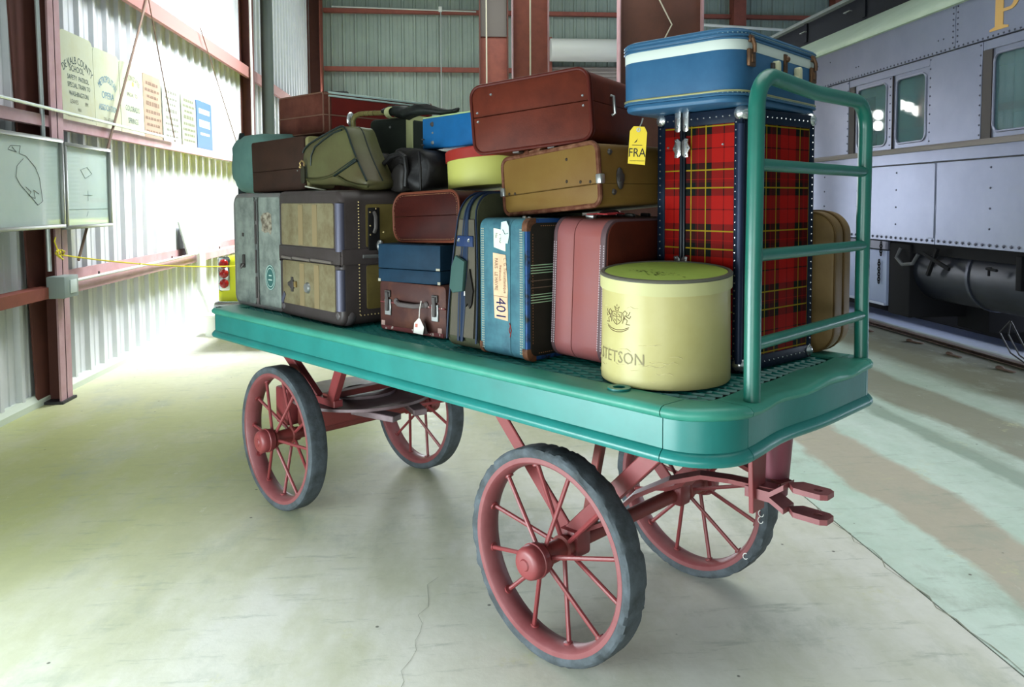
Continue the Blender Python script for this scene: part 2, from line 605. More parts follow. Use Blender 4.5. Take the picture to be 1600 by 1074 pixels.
ca = front_column('steel_column', 0.80, 1.42, 17.0, 6.9, M_PRIMER, M_PRIMER_SHADE, .22)
m = MB()
m.box(.83, 1.39, 16.985, 17.03, 5.02, 6.9)
m.build('grey_paint', M('grey_undercoat', S(104, 96, 92), 0.7), ca, smooth=False)
cb = front_column('steel_column', 1.24, 1.90, 14.0, 6.9, M_PRIMER, M_PINK, .12)
M_CORD = M('pale_cord', S(214, 206, 186), 0.7)
pipe('conduit', [(0.95, 16.9, 6.9), (0.95, 16.9, 2.0)], .016, M_CORD, 'thin pale conduit down the farther red column')
pipe('conduit', [(1.56, 13.93, 6.9), (1.56, 13.93, 2.0)], .014, M_CORD, 'thin pale conduit down the nearer red column')
# deep tapered frame leg in front of the back wall
cc = front_column('frame_column', 3.27, 4.86, 14.5, 6.9, M('brown_primer', S(104, 64, 52), 0.7, 0, S(90, 56, 46), 3), M_PINK, .26)
m = MB()
m.tube([(3.9, 14.40, 6.5), (3.93, 14.40, 5.6), (4.02, 14.40, 5.2), (4.26, 14.40, 4.75), (4.05, 14.40, 4.35), (4.0, 14.40, 3.4)], .014, 6)
tag(m.build('rope', M_CORD), 'pale knotted rope hanging down the broad brown frame column', 'rope')

m = MB()
m.box(2.46, 2.56, BY - .3, BY - .04, 0, 5.3)
m.box(4.30, 4.40, BY - .3, BY - .04, 0, 5.3)
door1 = structure(m.build('door_1', M_PRIMER, smooth=False))
zz = 0.05
while zz < 4.6:
    m = MB()
    m.prism([(BY - .20, zz), (BY - .20, zz + .01), (BY - .235, zz + .035), (BY - .235, zz + .06), (BY - .20, zz + .088), (BY - .19, zz + .088), (BY - .19, zz)], 'x', 2.56, 4.30)
    m.build('slat', M('door_slat', S(150, 142, 138), 0.5) if zz < .06 else bpy.data.materials['door_slat'], door1, smooth=False)
    zz += .09
m = MB()
m.lathe([(0.0, 2.5), (.26, 2.5), (.26, 4.36), (0.0, 4.36)], 'x', 28, False, (0, BY - .42, 4.98))
m.build('drum_hood', M('pale_door_hood', S(206, 208, 204), 0.45), door1)

# right part of the back wall: framing bays seen above the carriage roof
for x0 in (6.9, 9.4):
    m = MB()
    m.box(x0, x0 + .3, BY - .35, BY - .04, 0, 6.9)
    structure(m.build('steel_column', M_PRIMER, smooth=False))
pipe('pipe_run', [(5.87, 18.22, 5.63), (9.6, 18.22, 5.45)], .035, M_WHITE, 'white pipe running level above the carriage roof')
pipe('pipe_run', [(9.5, 18.22, 5.5), (9.5, 18.22, 5.75), (9.56, 18.22, 5.98), (9.72, 18.22, 6.10), (11.3, 18.22, 6.24)], .03, M_WHITE, 'bent white pipe with an elbow over the carriage roof')

# floodlights high on the back wall
M_LAMP = EM('lamp_glow', (1, .98, .92, 1), 26)
for (x0, z0, spots, lab) in ((-1.56, 3.42, ((-.16, .12), (.16, .12), (-.16, -.14), (.16, -.14)), 'bank of four round floodlights on the back wall'),
                            (-2.5, 3.72, ((-.22, -.08), (0, .02), (.2, .07)), 'row of three round floodlights near the back wall corner')):
    t = empty('floodlight', (x0, BY - .25, z0))
    tag(t, lab, 'lamp')
    m = MB()
    m.box(-.34, .34, 0, .2, -.3, .3, .02)
    m.build('housing', M_DARK, t)
    for (dx, dz) in spots:
        m = MB()
        m.lathe([(0, -.012), (.12, -.006), (.12, .02), (0, .02)], 'y', 20, False, (dx, -.012, dz))
        m.build('bulb', M_LAMP, t)

# ------------------------------------------------------------------ signs standing on the upper girt
INK = M('dark_ink', S(60, 80, 78), 0.7)
INK_B = M('blue_ink', S(84, 128, 150), 0.7)
INK_G = M('grey_ink', S(104, 106, 94), 0.7)
def wallmat(y, z, x):
    return Matrix(((0, 0, 1, x), (1, 0, 0, y), (0, 1, 0, z), (0, 0, 0, 1)))
def sign(y0, y1, ztop, mat, lines, label, inks, rad=.06, bars=(), bar_mat=None):
    z0 = 2.137
    h = ztop - z0
    w = y1 - y0
    root = MB()
    root.prism(rr(w, h, (0.004, 0.004, rad, rad), 5, -w / 2, 0), 'x', -.012, .012)
    o = root.build('sign_board', mat, smooth=False, loc=(-2.93, (y0 + y1) / 2, z0))
    o.rotation_euler = (0, radians(-1.0), 0)
    tag(o, label, 'sign', 'sign boards on the upper girt')
    for (s, size, yy, zz, arc, ink, sx) in lines:
        m = MB()
        text_bm(m, s, size, wallmat(yy, zz * h, .0135), arc=arc, sx=sx)
        m.build('lettering', ink, o, smooth=False)
    if bars:
        m = MB()
        for (zz, ww, hh) in bars:
            x = -ww / 2
            while x < ww / 2:
                l = random.uniform(.03, .09)
                m.quad((.0135, x, zz * h), (.0135, min(x + l, ww / 2), zz * h), (.0135, min(x + l, ww / 2), zz * h + hh), (.0135, x, zz * h + hh))
                x += l + .018
        fl_ = m.build('faded_lettering', bar_mat, o, smooth=False)
        fl_['kind'] = 'stuff'
    return o
P_CREAM = M('cream_board', S(172, 178, 154), 0.7, 0, S(166, 166, 130), 4, .45, .8)
P_TAN = M('tan_board', S(150, 128, 108), 0.7)
P_WHITE = M('white_board', S(160, 168, 160), 0.7)
P_GREYB = M('grey_green_board', S(134, 140, 122), 0.7)
P_BLUE = M('blue_board', S(58, 92, 138), 0.6)
sign(6.36, 6.93, 2.845, P_CREAM, (('DE KALB COUNTY', .085, 0, .70, .42, INK, .78), ('SCHOOL', .07, -.02, .60, 0, INK, .9), ('SAFETY  PATROL', .055, 0, .50, 0, INK, .9),
     ('SPECIAL TRAIN TO', .055, .01, .415, 0, INK, .85), ('WASHINGTON', .055, .0, .32, 0, INK, .9), ('LEAVES          PM', .048, 0, .23, 0, INK_G, .9), ('VIA', .042, 0, .15, 0, INK_G, 1),
     ('SOUTHERN RAILWAY SYSTEM', .042, .02, .075, 0, INK_G, .82)), 'cream sign board lettered for a DE KALB COUNTY school train, nearest the column', None)
sign(6.935, 7.46, 2.815, P_CREAM, (('METROPOLITAN', .085, 0, .64, .24, INK_B, .62), ('OPERA', .085, 0, .43, 0, INK_B, .95), ('ASSOCIATION', .075, 0, .27, 0, INK_B, .78), ('TO  ATLANTA', .05, .02, .12, 0, INK_G, .8)),
     'cream sign board lettered METROPOLITAN OPERA ASSOCIATION', None)
o = sign(7.47, 8.02, 2.80, P_CREAM, (('COTTON STATES', .07, 0, .80, .34, INK_G, .72), ('SPECIAL  TO', .05, 0, .56, 0, INK_G, .9), ('COLORADO', .075, 0, .36, 0, INK, .8), ('SPRINGS', .075, 0, .19, 0, INK, .85)),
         'cream sign board lettered SPRINGS with a small orange dot', None)
m = MB()
m.lathe([(0, .0135), (.022, .0135), (.022, .015), (0, .015)], 'x', 14, False, (0, .03, .48))
m.build('orange_dot', M('orange_dot', S(220, 190, 90), .7), o)
bars = ((.84, .34, .03), (.74, .40, .025), (.64, .3, .025), (.52, .36, .04), (.40, .38, .03), (.30, .42, .025), (.2, .36, .025), (.1, .4, .02))
sign(8.03, 8.51, 2.775, P_TAN, (), 'tan brown sign board with faded lettering, fourth from the column', None, .03, bars, M('tan_ink', S(112, 92, 76), .8))
sign(8.55, 9.10, 2.765, P_WHITE, (), 'white sign board with arched grey lettering, right of the tan one', None, .08, bars, INK_G)
sign(9.14, 9.66, 2.745, P_GREYB, (), 'grey green sign board with faded lettering, left of the blue one', None, .07, bars, M('olive_ink', S(98, 102, 80), .8))
sign(9.69, 10.3, 2.725, P_BLUE, (), 'blue sign board with white bands at the far end of the row', None, .02, ((.74, .42, .06), (.46, .42, .09), (.3, .36, .03)), M('white_ink', S(196, 214, 226), .7))

# board leaning on the lower girt
m = MB()
m.box(-.008, .008, -.24, .24, 0, .40)
o = m.build('leaning_board', P_WHITE, smooth=False, loc=(-2.88, 9.28, .889))
o.rotation_euler = (0, radians(-14), radians(4))
tag(o, 'white placard leaning on the lower girt behind the white downpipe', 'placard')
m = MB()
m.quad((.0095, -.1, .27), (.0095, .08, .27), (.0095, .08, .30), (.0095, -.1, .30))
m.build('lettering', M('pink_ink', S(214, 150, 140), .7), o, smooth=False)

# framed panels hung in front of the column
M_FRAME = M('grey_alu_frame', S(142, 146, 142), 0.4, 0.5)
M_PAPER = M('pale_paper', S(222, 244, 236), 0.6, 0, S(208, 234, 226), 3, .4, .7)
k = NT('panel_glazing')
gl = k.n('ShaderNodeBsdfGlossy')
gl.inputs['Roughness'].default_value = 0.04
tr = k.n('ShaderNodeBsdfTransparent')
mx = k.n('ShaderNodeMixShader')
mx.inputs[0].default_value = 0.10
k.l(tr.outputs[0], mx.inputs[1])
k.l(gl.outputs[0], mx.inputs[2])
k.l(mx.outputs[0], k.t.nodes['Material Output'].inputs['Surface'])
M_GLAZE = k.m
def frame_panel(y0, y1, z0, z1, label, strokes, ink):
    w, h = y1 - y0, z1 - z0
    t = empty('display_panel', (-2.775, (y0 + y1) / 2, z0))
    tag(t, label, 'panel', 'framed display panels on the wall')
    m = MB()
    m.box(-.03, -.012, -w / 2 + .02, w / 2 - .02, .02, h - .02)
    m.build('paper', M_PAPER, t, smooth=False)
    for (a0, a1, b0, b1) in ((-w / 2, w / 2, 0, .028), (-w / 2, w / 2, h - .028, h), (-w / 2, -w / 2 + .03, .028, h - .028), (w / 2 - .03, w / 2, .028, h - .028)):
        m = MB()
        m.box(-.035, .012, a0, a1, b0, b1, .004)
        m.build('frame_rail', M_FRAME, t)
    m = MB()
    m.box(-.004, -.001, -w / 2 + .03, w / 2 - .03, .028, h - .028)
    m.build('glazing', M_GLAZE, t, smooth=False)
    m = MB()
    for st in strokes:
        m.tube([(-.0105, (a - .5) * w, b * h) for a, b in st], .0014, 5)
    m.build('drawing', ink, t)
    return t
random.seed(5)
loop = [(.60, .86), (.67, .87), (.66, .79), (.71, .77), (.78, .66), (.81, .55), (.82, .42), (.83, .30), (.79, .26), (.73, .36), (.66, .47), (.63, .55), (.64, .66), (.69, .74)]
loop2 = [(.70, .45), (.74, .40), (.72, .36), (.77, .33), (.76, .42), (.80, .38)]
loop3 = [(.60, .86), (.58, .82), (.64, .80), (.61, .85)]
frame_panel(4.35, 6.01, 1.315, 1.962, 'large framed panel with a loose outline sketch, left of the column', (loop, loop2, loop3), INK)
frame_panel(6.03, 6.83, 1.30, 1.945, 'smaller framed panel hung right of the nearest column', ([(.1, .23), (.95, .23)], [(.4, .40), (.6, .40)], [(.5, .45), (.5, .33)], [(.46, .14), (.49, .2)], [(.35, .7), (.5, .74), (.6, .66), (.45, .6), (.36, .7)]), M('pale_ink', S(150, 178, 176), .8))

# switch box on the column with the yellow rope above it
t = empty('switch_box', (-2.83, 6.03, .80))
tag(t, 'grey electrical switch box on the nearest column at girt height', 'box')
m = MB()
m.box(-.05, .08, -.11, .11, 0, .16, .008)
m.build('box_body', M('grey_enamel', S(138, 152, 148), .5), t)
m = MB()
m.box(.08, .086, -.03, .07, .03, .13, .003)
m.build('cover_plate', M('pale_cover', S(196, 208, 204), .5), t)
M_YROPE = M('yellow_rope', S(226, 210, 40), 0.6)
m = MB()
P0, P1 = Vector((-2.79, 5.95, 1.12)), Vector((-2.02, 8.02, .86))
m.tube([P0.lerp(P1, i / 12) - Vector((0, 0, .10 * 4 * (i / 12) * (1 - i / 12) * .4)) for i in range(13)], .006, 6)
m.tube([(-2.79 + .03 * sin(i), 5.95 + .05 * cos(i * 1.1), 1.12 + .035 * sin(i * .7)) for i in range(14)], .006, 6)
m.tube([(-2.79, 5.93, 1.14), (-2.80, 5.90, 1.22), (-2.80, 5.92, 1.25)], .005, 6)
tag(m.build('rope', M_YROPE), 'thin yellow rope tied to the nearest column and stretched to the yellow car', 'rope')

# bucket under the downpipe
t = empty('bucket', (-2.56, 8.98, 0))
tag(t, 'white plastic bucket on the floor under the downpipe', 'bucket')
m = MB()
m.lathe([(0, 0), (.115, 0), (.135, .22), (.145, .225), (.145, .245), (.13, .245), (.11, .02), (0, .02)], 'z', 28, False)
m.build('pail', M_WHITE, t)
m = MB()
m.tube([(.14 * cos(a), .14 * sin(a), .235 + .07 * sin(a)) for a in [pi * i / 12 for i in range(13)]], .004, 6)
m.build('handle', M_GALV, t)

# yellow car parked beyond the wagon
t = empty('yellow_car', (-1.50, 8.05, 0))
tag(t, 'yellow car with stacked red tail lights parked behind the trunks', 'car')
M_YCAR = M('yellow_car_paint', S(214, 220, 44), 0.25)
m = MB()
m.prism(rr(1.56, .66, (.12, .12, .16, .16), 6, -.78, .30), 'y', 0, 4.3, .07, None, 3)
m.build('body', M_YCAR, t)
m = MB()
m.prism([(-.58, .95), (.58, .95), (.46, 1.30), (-.46, 1.30)], 'y', 1.3, 3.0, .06, None, 3)
m.build('cabin', M_YCAR, t)
for k_ in range(6):
    tl = MB()
    tl.ball((-.70 if k_ < 3 else .70, -.02, .88 - (k_ % 3) * .10), .046, 14, 10, (1, .7, 1))
    tl.build('tail_light', M('red_lens', S(150, 20, 16), .15) if k_ == 0 else bpy.data.materials['red_lens'], t)
M_CHROME = M('chrome', S(200, 204, 204), .15, 1.0)
for x0 in (-.76, .64):
    m = MB()
    m.box(x0, x0 + .12, -.015, .03, .60, .95, .03)
    m.build('lamp_housing', M_CHROME, t)
m = MB()
m.prism(rr(1.6, .13, .05, 4, -.8, .38), 'y', -.07, .0, .02)
m.build('bumper', bpy.data.materials['chrome'], t)
M_RUBBER = M('black_rubber', S(38, 40, 42), .85)
for (x, y) in ((-.55, .75), (.55, .75), (-.55, 3.4), (.55, 3.4)):
    m = MB()
    m.lathe([(.16, -.1), (.30, -.1), (.32, -.07), (.32, .07), (.30, .1), (.16, .1)], 'x', 28, True, (x, y, .32))
    m.build('tyre', M_RUBBER, t)

# ------------------------------------------------------------------ railway carriage on the right
TX = 4.40
car = empty('railway_carriage', (TX, 8.0, 0))
tag(car, 'grey riveted railway passenger carriage standing along the right side of the shed', 'carriage')
CY0, CY1 = 2.2 - 8.0, 13.0 - 8.0       # local y range
M_CAR = M('carriage_grey', S(130, 136, 160), 0.30, 0.45, S(118, 124, 148), 2.2, .3, .75, .05, 12)
M_CARD = M('carriage_dark_paint', S(52, 52, 58), 0.5)  # plain dark coat for the inner and far walls
M_BELT = M('belt_beige', S(118, 110, 108), 0.6)
M_EAVE = M('eave_pale', S(176, 192, 176), 0.6, 0, S(160, 178, 160), 3, .4, .8)
M_CLER = M('clerestory_dark', S(30, 32, 40), 0.8, spec=.15)
M_ROOF = M('roof_grey', S(128, 132, 132), 0.6)
M_UNDER = M('underframe_black', S(20, 20, 24), 0.8, spec=.15)
M_TANK = M('tank_black', S(30, 33, 44), 0.42, 0.2, S(44, 48, 60), 4, .4, .8, spec=.35)

def cpart(name, mat, fn, smooth=True, parent=car):
    m = MB()
    fn(m)
    return m.build(name, mat, parent, smooth)

# core box behind the plates
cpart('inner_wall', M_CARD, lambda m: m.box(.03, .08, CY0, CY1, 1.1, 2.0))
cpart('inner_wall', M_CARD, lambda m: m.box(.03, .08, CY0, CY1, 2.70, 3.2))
cpart('end_wall', M_CAR, lambda m: m.box(.03, 2.75, CY1 - .04, CY1, 1.0, 3.3))
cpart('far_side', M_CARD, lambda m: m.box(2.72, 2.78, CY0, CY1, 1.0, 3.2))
cpart('car_floor', M_UNDER, lambda m: m.box(.05, 2.75, CY0, CY1, .98, 1.10))

def plate(name, y0, y1, z0, z1, x=0.0, t=.03, mat=M_CAR):
    return cpart(name, mat, lambda m: m.box(x, x + t, y0 + .003, y1 - .003, z0, z1, .003, None, 1))

rv = MB()                                # all rivet heads
def rivet_row(y0, y1, z, step, rad=.008, x=0.0):
    n = max(1, int(abs(y1 - y0) / step))
    for i in range(n + 1):
        rv.dome((x, y0 + (y1 - y0) * i / n, z), rad * 1.25, (-1, 0, 0), .9)
def rivet_col(y, z0, z1, step, rad=.007, x=0.0):
    n = max(1, int(abs(z1 - z0) / step))
    for i in range(n + 1):
        rv.dome((x, y, z0 + (z1 - z0) * i / n), rad * 1.25, (-1, 0, 0), .9)

Y = lambda y: y - 8.0
# lower side sheets
edges = [2.2, 3.9, 6.66, 9.42, 13.0]
for a, b_ in zip(edges, edges[1:]):
    plate('side_sheet', Y(a), Y(b_), 1.085, 1.82)
for e in edges[1:-1]:
    plate('seam_strip', Y(e) + .01, Y(e) + .10, 1.14, 1.815, -.006, .008)
plate('belt_sheet', CY0, CY1, 1.83, 1.945)
cpart('belt_rail', M_BELT, lambda m: m.prism([(-.035, 1.935), (.01, 1.935), (.01, 1.985), (-.012, 1.985), (-.035, 1.965)], 'y', CY0, CY1))
rivet_row(CY0 + .05, CY1 - .05, 1.118, .082, .012)
for e in edges[:-1]:
    for o_ in (.62, 1.34, 2.06):
        if e + o_ < 13:
            rivet_col(Y(e + o_), 1.25, 1.75, .15, .008)
# letterboard
edges2 = [2.2, 3.7, 6.45, 9.2, 13.0]
for a, b_ in zip(edges2, edges2[1:]):
    plate('letterboard', Y(a), Y(b_), 2.785, 3.2)
rivet_row(CY0, CY1, 2.80, .06)
rivet_row(CY0, CY1, 3.165, .05)
for e in edges2[1:-1]:
    rivet_col(Y(e) - .03, 2.84, 3.14, .05)
    rivet_col(Y(e) + .03, 2.84, 3.14, .05)
for _ in range(26):
    rv.dome((0, random.uniform(CY0, CY1), random.choice((2.9, 3.05))), .008, (-1, 0, 0), .8)

# window band: piers, sashes, panes
M_PANE = NT('carriage_pane')
M_PANE.b.inputs['Base Color'].default_value = S(112, 144, 152)
M_PANE.b.inputs['Roughness'].default_value = 0.03
M_PANE.b.inputs['Specular IOR Level'].default_value = 0.9
tr = M_PANE.n('ShaderNodeBsdfTransparent')
tr.inputs['Color'].default_value = (.8, .95, .95, 1)
mx = M_PANE.n('ShaderNodeMixShader')
mx.inputs[0].default_value = .45
M_PANE.l(tr.outputs[0], mx.inputs[1])
M_PANE.l(M_PANE.b.outputs[0], mx.inputs[2])
M_PANE.l(mx.outputs[0], M_PANE.t.nodes['Material Output'].inputs['Surface'])
M_PANE = M_PANE.m
M_BLIND = M('window_blind', S(170, 190, 194), .8)
M_FAR_DAYLIGHT = M('opposite_daylight_board', S(150, 200, 212), .8)  # daylight of the opposite windows put into this paler colour
M_JAMB = M('shaded_jamb', S(52, 44, 44), .6)  # shade of the recessed opening put into the colour

openings = [(3.55, 4.22), (5.42, 6.10), (6.80, 8.21), (9.6, 11.0), (11.7, 12.4)]
prev = 2.2
for a, b_ in openings:
    plate('pier_sheet', Y(prev), Y(a), 1.985, 2.775)
    for e in (prev, a):
        rivet_col(Y(e) + (.018 if e == prev else -.018), 2.02, 2.75, .075, .007)
    prev = b_
plate('pier_sheet', Y(prev), Y(13.0), 1.985, 2.775)
rivet_col(Y(prev) + .018, 2.02, 2.75, .075, .007)

def frame_ring(m, y0, y1, z0, z1, rad, wid, x0, x1):
    """flat ring with rounded window hole"""
    outer = rr(y1 - y0, z1 - z0, .002, 5, y0, z0)
    inner = rr(y1 - y0 - 2 * wid, z1 - z0 - 2 * wid, rad, 5, y0 + wid, z0 + wid)
    n = len(inner)
    bm = m.bm
    F, B, FO, BO = [], [], [], []
    for i, p in enumerate(inner):
        F.append(bm.verts.new((x0, p[0], p[1])))
        B.append(bm.verts.new((x1, p[0], p[1])))
        q = outer[i]
        FO.append(bm.verts.new((x0, q[0], q[1])))
        BO.append(bm.verts.new((x1, q[0], q[1])))
    for i in range(n):
        j = (i + 1) % n
        bm.faces.new((FO[i], FO[j], F[j], F[i]))
        bm.faces.new((F[i], F[j], B[j], B[i]))
        bm.faces.new((FO[j], FO[i], BO[i], BO[j]))
    bmesh.ops.recalc_face_normals(bm, faces=bm.faces[:])

def window(y0, y1):
    """one sash with rounded pane, slightly sunk behind the plates"""
    z0, z1 = 1.99, 2.70
    m = MB()
    frame_ring(m, Y(y0), Y(y1), z0, z1, .06, .045, .016, .05)
    fr = m.build('window_frame', M_CAR, car)
    m = MB()
    m.tube([(.014, p[0], p[1]) for p in rr(y1 - y0 - .09, z1 - z0 - .09, .06, 5, Y(y0) + .045, z0 + .045)], .010, 6, True)
    m.build('gasket', M('polished_frame', S(126, 130, 152), .3, .4) if 'polished_frame' not in bpy.data.materials else bpy.data.materials['polished_frame'], fr)
    m = MB()
    m.box(.030, .034, Y(y0) + .04, Y(y1) - .04, z0 + .04, z1 - .04)
    m.build('pane', M_PANE, fr, False)
    m = MB()
    m.box(.30, .31, Y(y0) - .1, Y(y1) + .1, z0 + .22, z1 + .1)
    m.build('window_backing', M_BLIND, fr, False)
    m = MB()
    m.box(.38, .39, Y(y0) - .1, Y(y1) + .2, z0 - .1, z0 + .25)
    m.build('window_backing', M_FAR_DAYLIGHT, fr, False)  # board standing in for daylight through the opposite windows

window(3.6, 4.2)
window(5.42, 6.02)
window(6.82, 7.38)
window(7.46, 8.10)
window(9.65, 10.3)
window(10.34, 10.95)
window(11.75, 12.35)
for a, b_ in openings:                   # head strip over each opening and the jamb with painted-in shade at its far side
    plate('head_strip', Y(a), Y(b_), 2.70, 2.775, .004)
    cpart('jamb', M_JAMB, lambda m: m.box(.004, .05, Y(b_) - (.11 if b_ - a > 1 or b_ < 6.2 else .05), Y(b_), 1.985, 2.70))
plate('mullion', Y(7.385), Y(7.455), 1.985, 2.70, .002)
rivet_col(Y(7.42), 2.03, 2.68, .075, .007, .002)
cpart('mullion_gap', M_JAMB, lambda m: m.box(0, .012, Y(7.378), Y(7.386), 1.99, 2.70))
rivets = rv.build('rivets', M('rivet_grey', S(64, 66, 84), .4, .3), car, False)
rivets['kind'] = 'stuff'

# roof: pale eave slope, dark clerestory, grey top
def eave(m):
    pts = [(-.03, 3.19), (0, 3.235), (.2, 3.36), (.45, 3.52), (.66, 3.655), (.66, 3.60), (.04, 3.15), (-.03, 3.16)]
    m.prism(pts, 'y', CY0, CY1)
cpart('roof_slope', M_EAVE, eave)
cpart('clerestory', M_CLER, lambda m: m.box(.62, .68, CY0, CY1, 3.60, 3.93))
for i in range(7):
    cpart('clerestory_strip', M_CLER, lambda m: m.box(.60, .63, CY0 + .8 + i * 1.5, CY0 + .88 + i * 1.5, 3.66, 3.92))
cpart('roof_top', M_ROOF, lambda m: m.prism([(.54, 3.915), (.60, 3.985), (.9, 4.06), (1.4, 4.1), (1.9, 4.06), (2.2, 3.985), (2.26, 3.915)], 'y', CY0, CY1 + .05))
cpart('roof_slope', M_EAVE, lambda m: m.prism([(2.10, 3.655), (2.78, 3.22), (2.78, 3.15), (2.1, 3.58)], 'y', CY0, CY1))
for i in range(9):
    cpart('grab_iron', M_ROOF, lambda m: m.tube([(.60, CY0 + 1.1 + i * 1.2, 3.80), (.57, CY0 + 1.1 + i * 1.2, 3.80), (.57, CY0 + 1.24 + i * 1.2, 3.80), (.60, CY0 + 1.24 + i * 1.2, 3.80)], .008, 5))

# gold serif P of the lettering, on the board above the second window
def big_p(m):
    z0, hgt, w_ = 2.835, .30, .06
    y0 = Y(6.02)
    def flat(pts):                        # lettering runs towards -y as read from the shed
        m.prism([(y0 - u_, z0 + v_) for u_, v_ in pts], 'x', -.004, 0)
    flat([(0, 0), (.21, 0), (.21, .016), (.15, .03), (.15, hgt - .03), (.06, hgt - .03), (.06, .03), (0, .016)])
    flat([(0, hgt - .016), (.06, hgt - .03), (.15, hgt - .03), (.15, hgt), (0, hgt)])
    arc = lambda rx, ry, i: (.22 + rx * cos(pi / 2 - i * pi / 12), hgt - .085 + ry * sin(pi / 2 - i * pi / 12))
    for i in range(12):
        flat([arc(.10, .085, i), arc(.10, .085, i + 1), arc(.045, .060, i + 1), arc(.045, .060, i)])
    flat([(.15, hgt), (.22, hgt), (.22, hgt - .025), (.15, hgt - .025)])
    flat([(.15, hgt - .145), (.22, hgt - .145), (.22, hgt - .17), (.15, hgt - .17)])
cpart('gold_letter', M('gold_leaf_paint', S(206, 160, 84), .5), big_p, False)

# underframe: skirt box, tank, brackets, chains
cpart('skirt_box', M('skirt_blue_grey', S(140, 150, 184), .4, .3), lambda m: m.box(.0, .6, Y(7.42), Y(9.9), .43, .98, .01))
plate('skirt_strip', Y(7.42), Y(9.9), .99, 1.075, .01, .03, M('skirt_strip', S(96, 98, 118), .4, .3))
cpart('skirt_foot', M('skirt_foot', S(150, 156, 180), .5), lambda m: m.box(-.012, .02, Y(7.43), Y(9.9), .43, .455))
cpart('underbody_block', M_UNDER, lambda m: m.box(.02, .75, Y(7.06), Y(7.42), .36, 1.07, .02))  # black blocks added to fill the dark void under the body
cpart('underbody_block', M_UNDER, lambda m: m.box(.6, 1.6, Y(6.75), Y(7.2), .25, 1.05, .02))
tank = MB()
tank.lathe([(0, 0), (.20, .0), (.28, .025), (.30, .07), (.30, 2.9), (.27, 2.96), (0, 2.98)], 'y', 48, False, (.36, Y(4.2), .825))
tk = tank.build('air_tank', M_TANK, car)
for yy in (.10, 1.0, 2.1, 2.88):
    m = MB()
    m.lathe([(.298, -.016), (.311, -.016), (.311, .016), (.298, .016)], 'y', 48, True, (.36, Y(4.2) + yy, .825))
    m.build('tank_band', M('tank_band', S(66, 70, 84), .35, .5) if yy < .2 else bpy.data.materials['tank_band'], tk)
cpart('tank_hanger', M_UNDER, lambda m: m.box(.02, .05, Y(5.62), Y(5.68), .78, 1.05, .005))
cpart('tank_cradle', M_UNDER, lambda m: m.bar((.0, Y(6.62), 1.05), (.0, Y(6.75), .80), .03, .03))
cpart('tank_cradle', M_UNDER, lambda m: m.bar((-.02, Y(6.80), 1.0), (.0, Y(6.45), .88), .025, .03))
cpart('valve', M_UNDER, lambda m: (m.tube([(.02, Y(5.95), .93), (-.02, Y(5.95), .93), (-.03, Y(5.82), .925)], .012, 6), m.tube([(0, Y(5.95), .93), (0, Y(5.95), .87)], .01, 6)))
cpart('hose', M('hose_grey', S(64, 66, 72), .5), lambda m: m.tube([(.0, Y(7.18), 1.02), (-.03, Y(7.2), .93), (-.03, Y(7.1), .87), (-.02, Y(6.95), .89), (.0, Y(6.9), .98)], .018, 8))
for (yy, z0, n) in ((7.49, 1.05, 5), (7.52, .87, 9)):
    m = MB()
    for i in range(n):
        z = z0 - i * .026
        fl_ = (i % 2) * pi / 2
        m.tube([(-.02 + .012 * cos(a_) * sin(fl_), Y(yy) + .012 * cos(a_) * cos(fl_), z + .02 * sin(a_)) for a_ in [2 * pi * q / 10 for q in range(10)]], .005, 5, True)
    m.build('chain', M_UNDER, car)
M_WIRE = M('black_wire', S(32, 32, 36), .6)
cpart('loose_wire', M_WIRE, lambda m: [m.tube([(.2, Y(5.95), .50), (.3, Y(5.98) + d, .36), (.34, Y(5.9) + d, .2), (.36, Y(5.5) + d, .06), (.36, Y(4.9), .02)], .007, 5) for d in (0, .12, .22)])
# wheels and far rail below the body
for yy in (10.6, 12.3, 3.4):
    for xx in (.68, 2.10):
        m = MB()
        m.lathe([(0, -.06), (.40, -.06), (.42, -.04), (.42, .05), (.45, .06), (.45, .08), (0, .08)], 'x', 36, False, (xx, Y(yy), .46 if False else .475))
        m.build('rail_wheel', M_UNDER, car)

M_RAIL = M('rusty_rail', S(92, 74, 64), .6, .3, S(66, 54, 48), 6)
for (x, lab) in ((5.12, 'near rail of the track under the carriage'), (6.54, 'far rail of the track under the carriage')):
    m = MB()
    m.prism([(-.06, 0), (.06, 0), (.06, .008), (.012, .016), (.012, .022), (.034, .025), (.034, .03), (-.034, .03), (-.034, .025), (-.012, .022), (-.012, .016), (-.06, .008)], 'y', -3.5, 18.2)
    tag(m.build('rail', M_RAIL, None, False, loc=(x, 0, 0)), lab, 'rail')
m = MB()
m.box(-.05, .05, -3.5, 13, 0, .17, .01)
sl = m.build('dark_beam', M_UNDER, None, False, loc=(5.95, 0, 0))  # black beam added to make the dark band under the carriage
tag(sl, 'long black timber added along the floor beneath the carriage', 'beam')
M_SPIKE = M('spike_rust', S(86, 66, 54), .8)
random.seed(11)
m = MB()
m.ball((0, 0, .01), .028, 8, 5, (1, 1.5, .7))
m.box(-.02, .02, -.16, -.02, 0, .012, .004)
sp0 = m.build('rail_spike', M_SPIKE)
for i, y in enumerate((5.15, 5.75, 6.4, 7.05, 7.75, 8.5, 9.3)):
    o = sp0 if i == 0 else sp0.copy()
    if i:
        COL.objects.link(o)
    o.location = (4.86 + random.uniform(-.04, .04), y, 0.0)
    o.rotation_euler = (0, 0, random.uniform(-.5, .5))
    tag(o, 'small rusty spike on the brown strip beside the near rail, %s from the camera' % ('nearest', 'second', 'third', 'fourth', 'fifth', 'sixth', 'seventh')[i], 'spike', 'rusty spikes along the near rail')

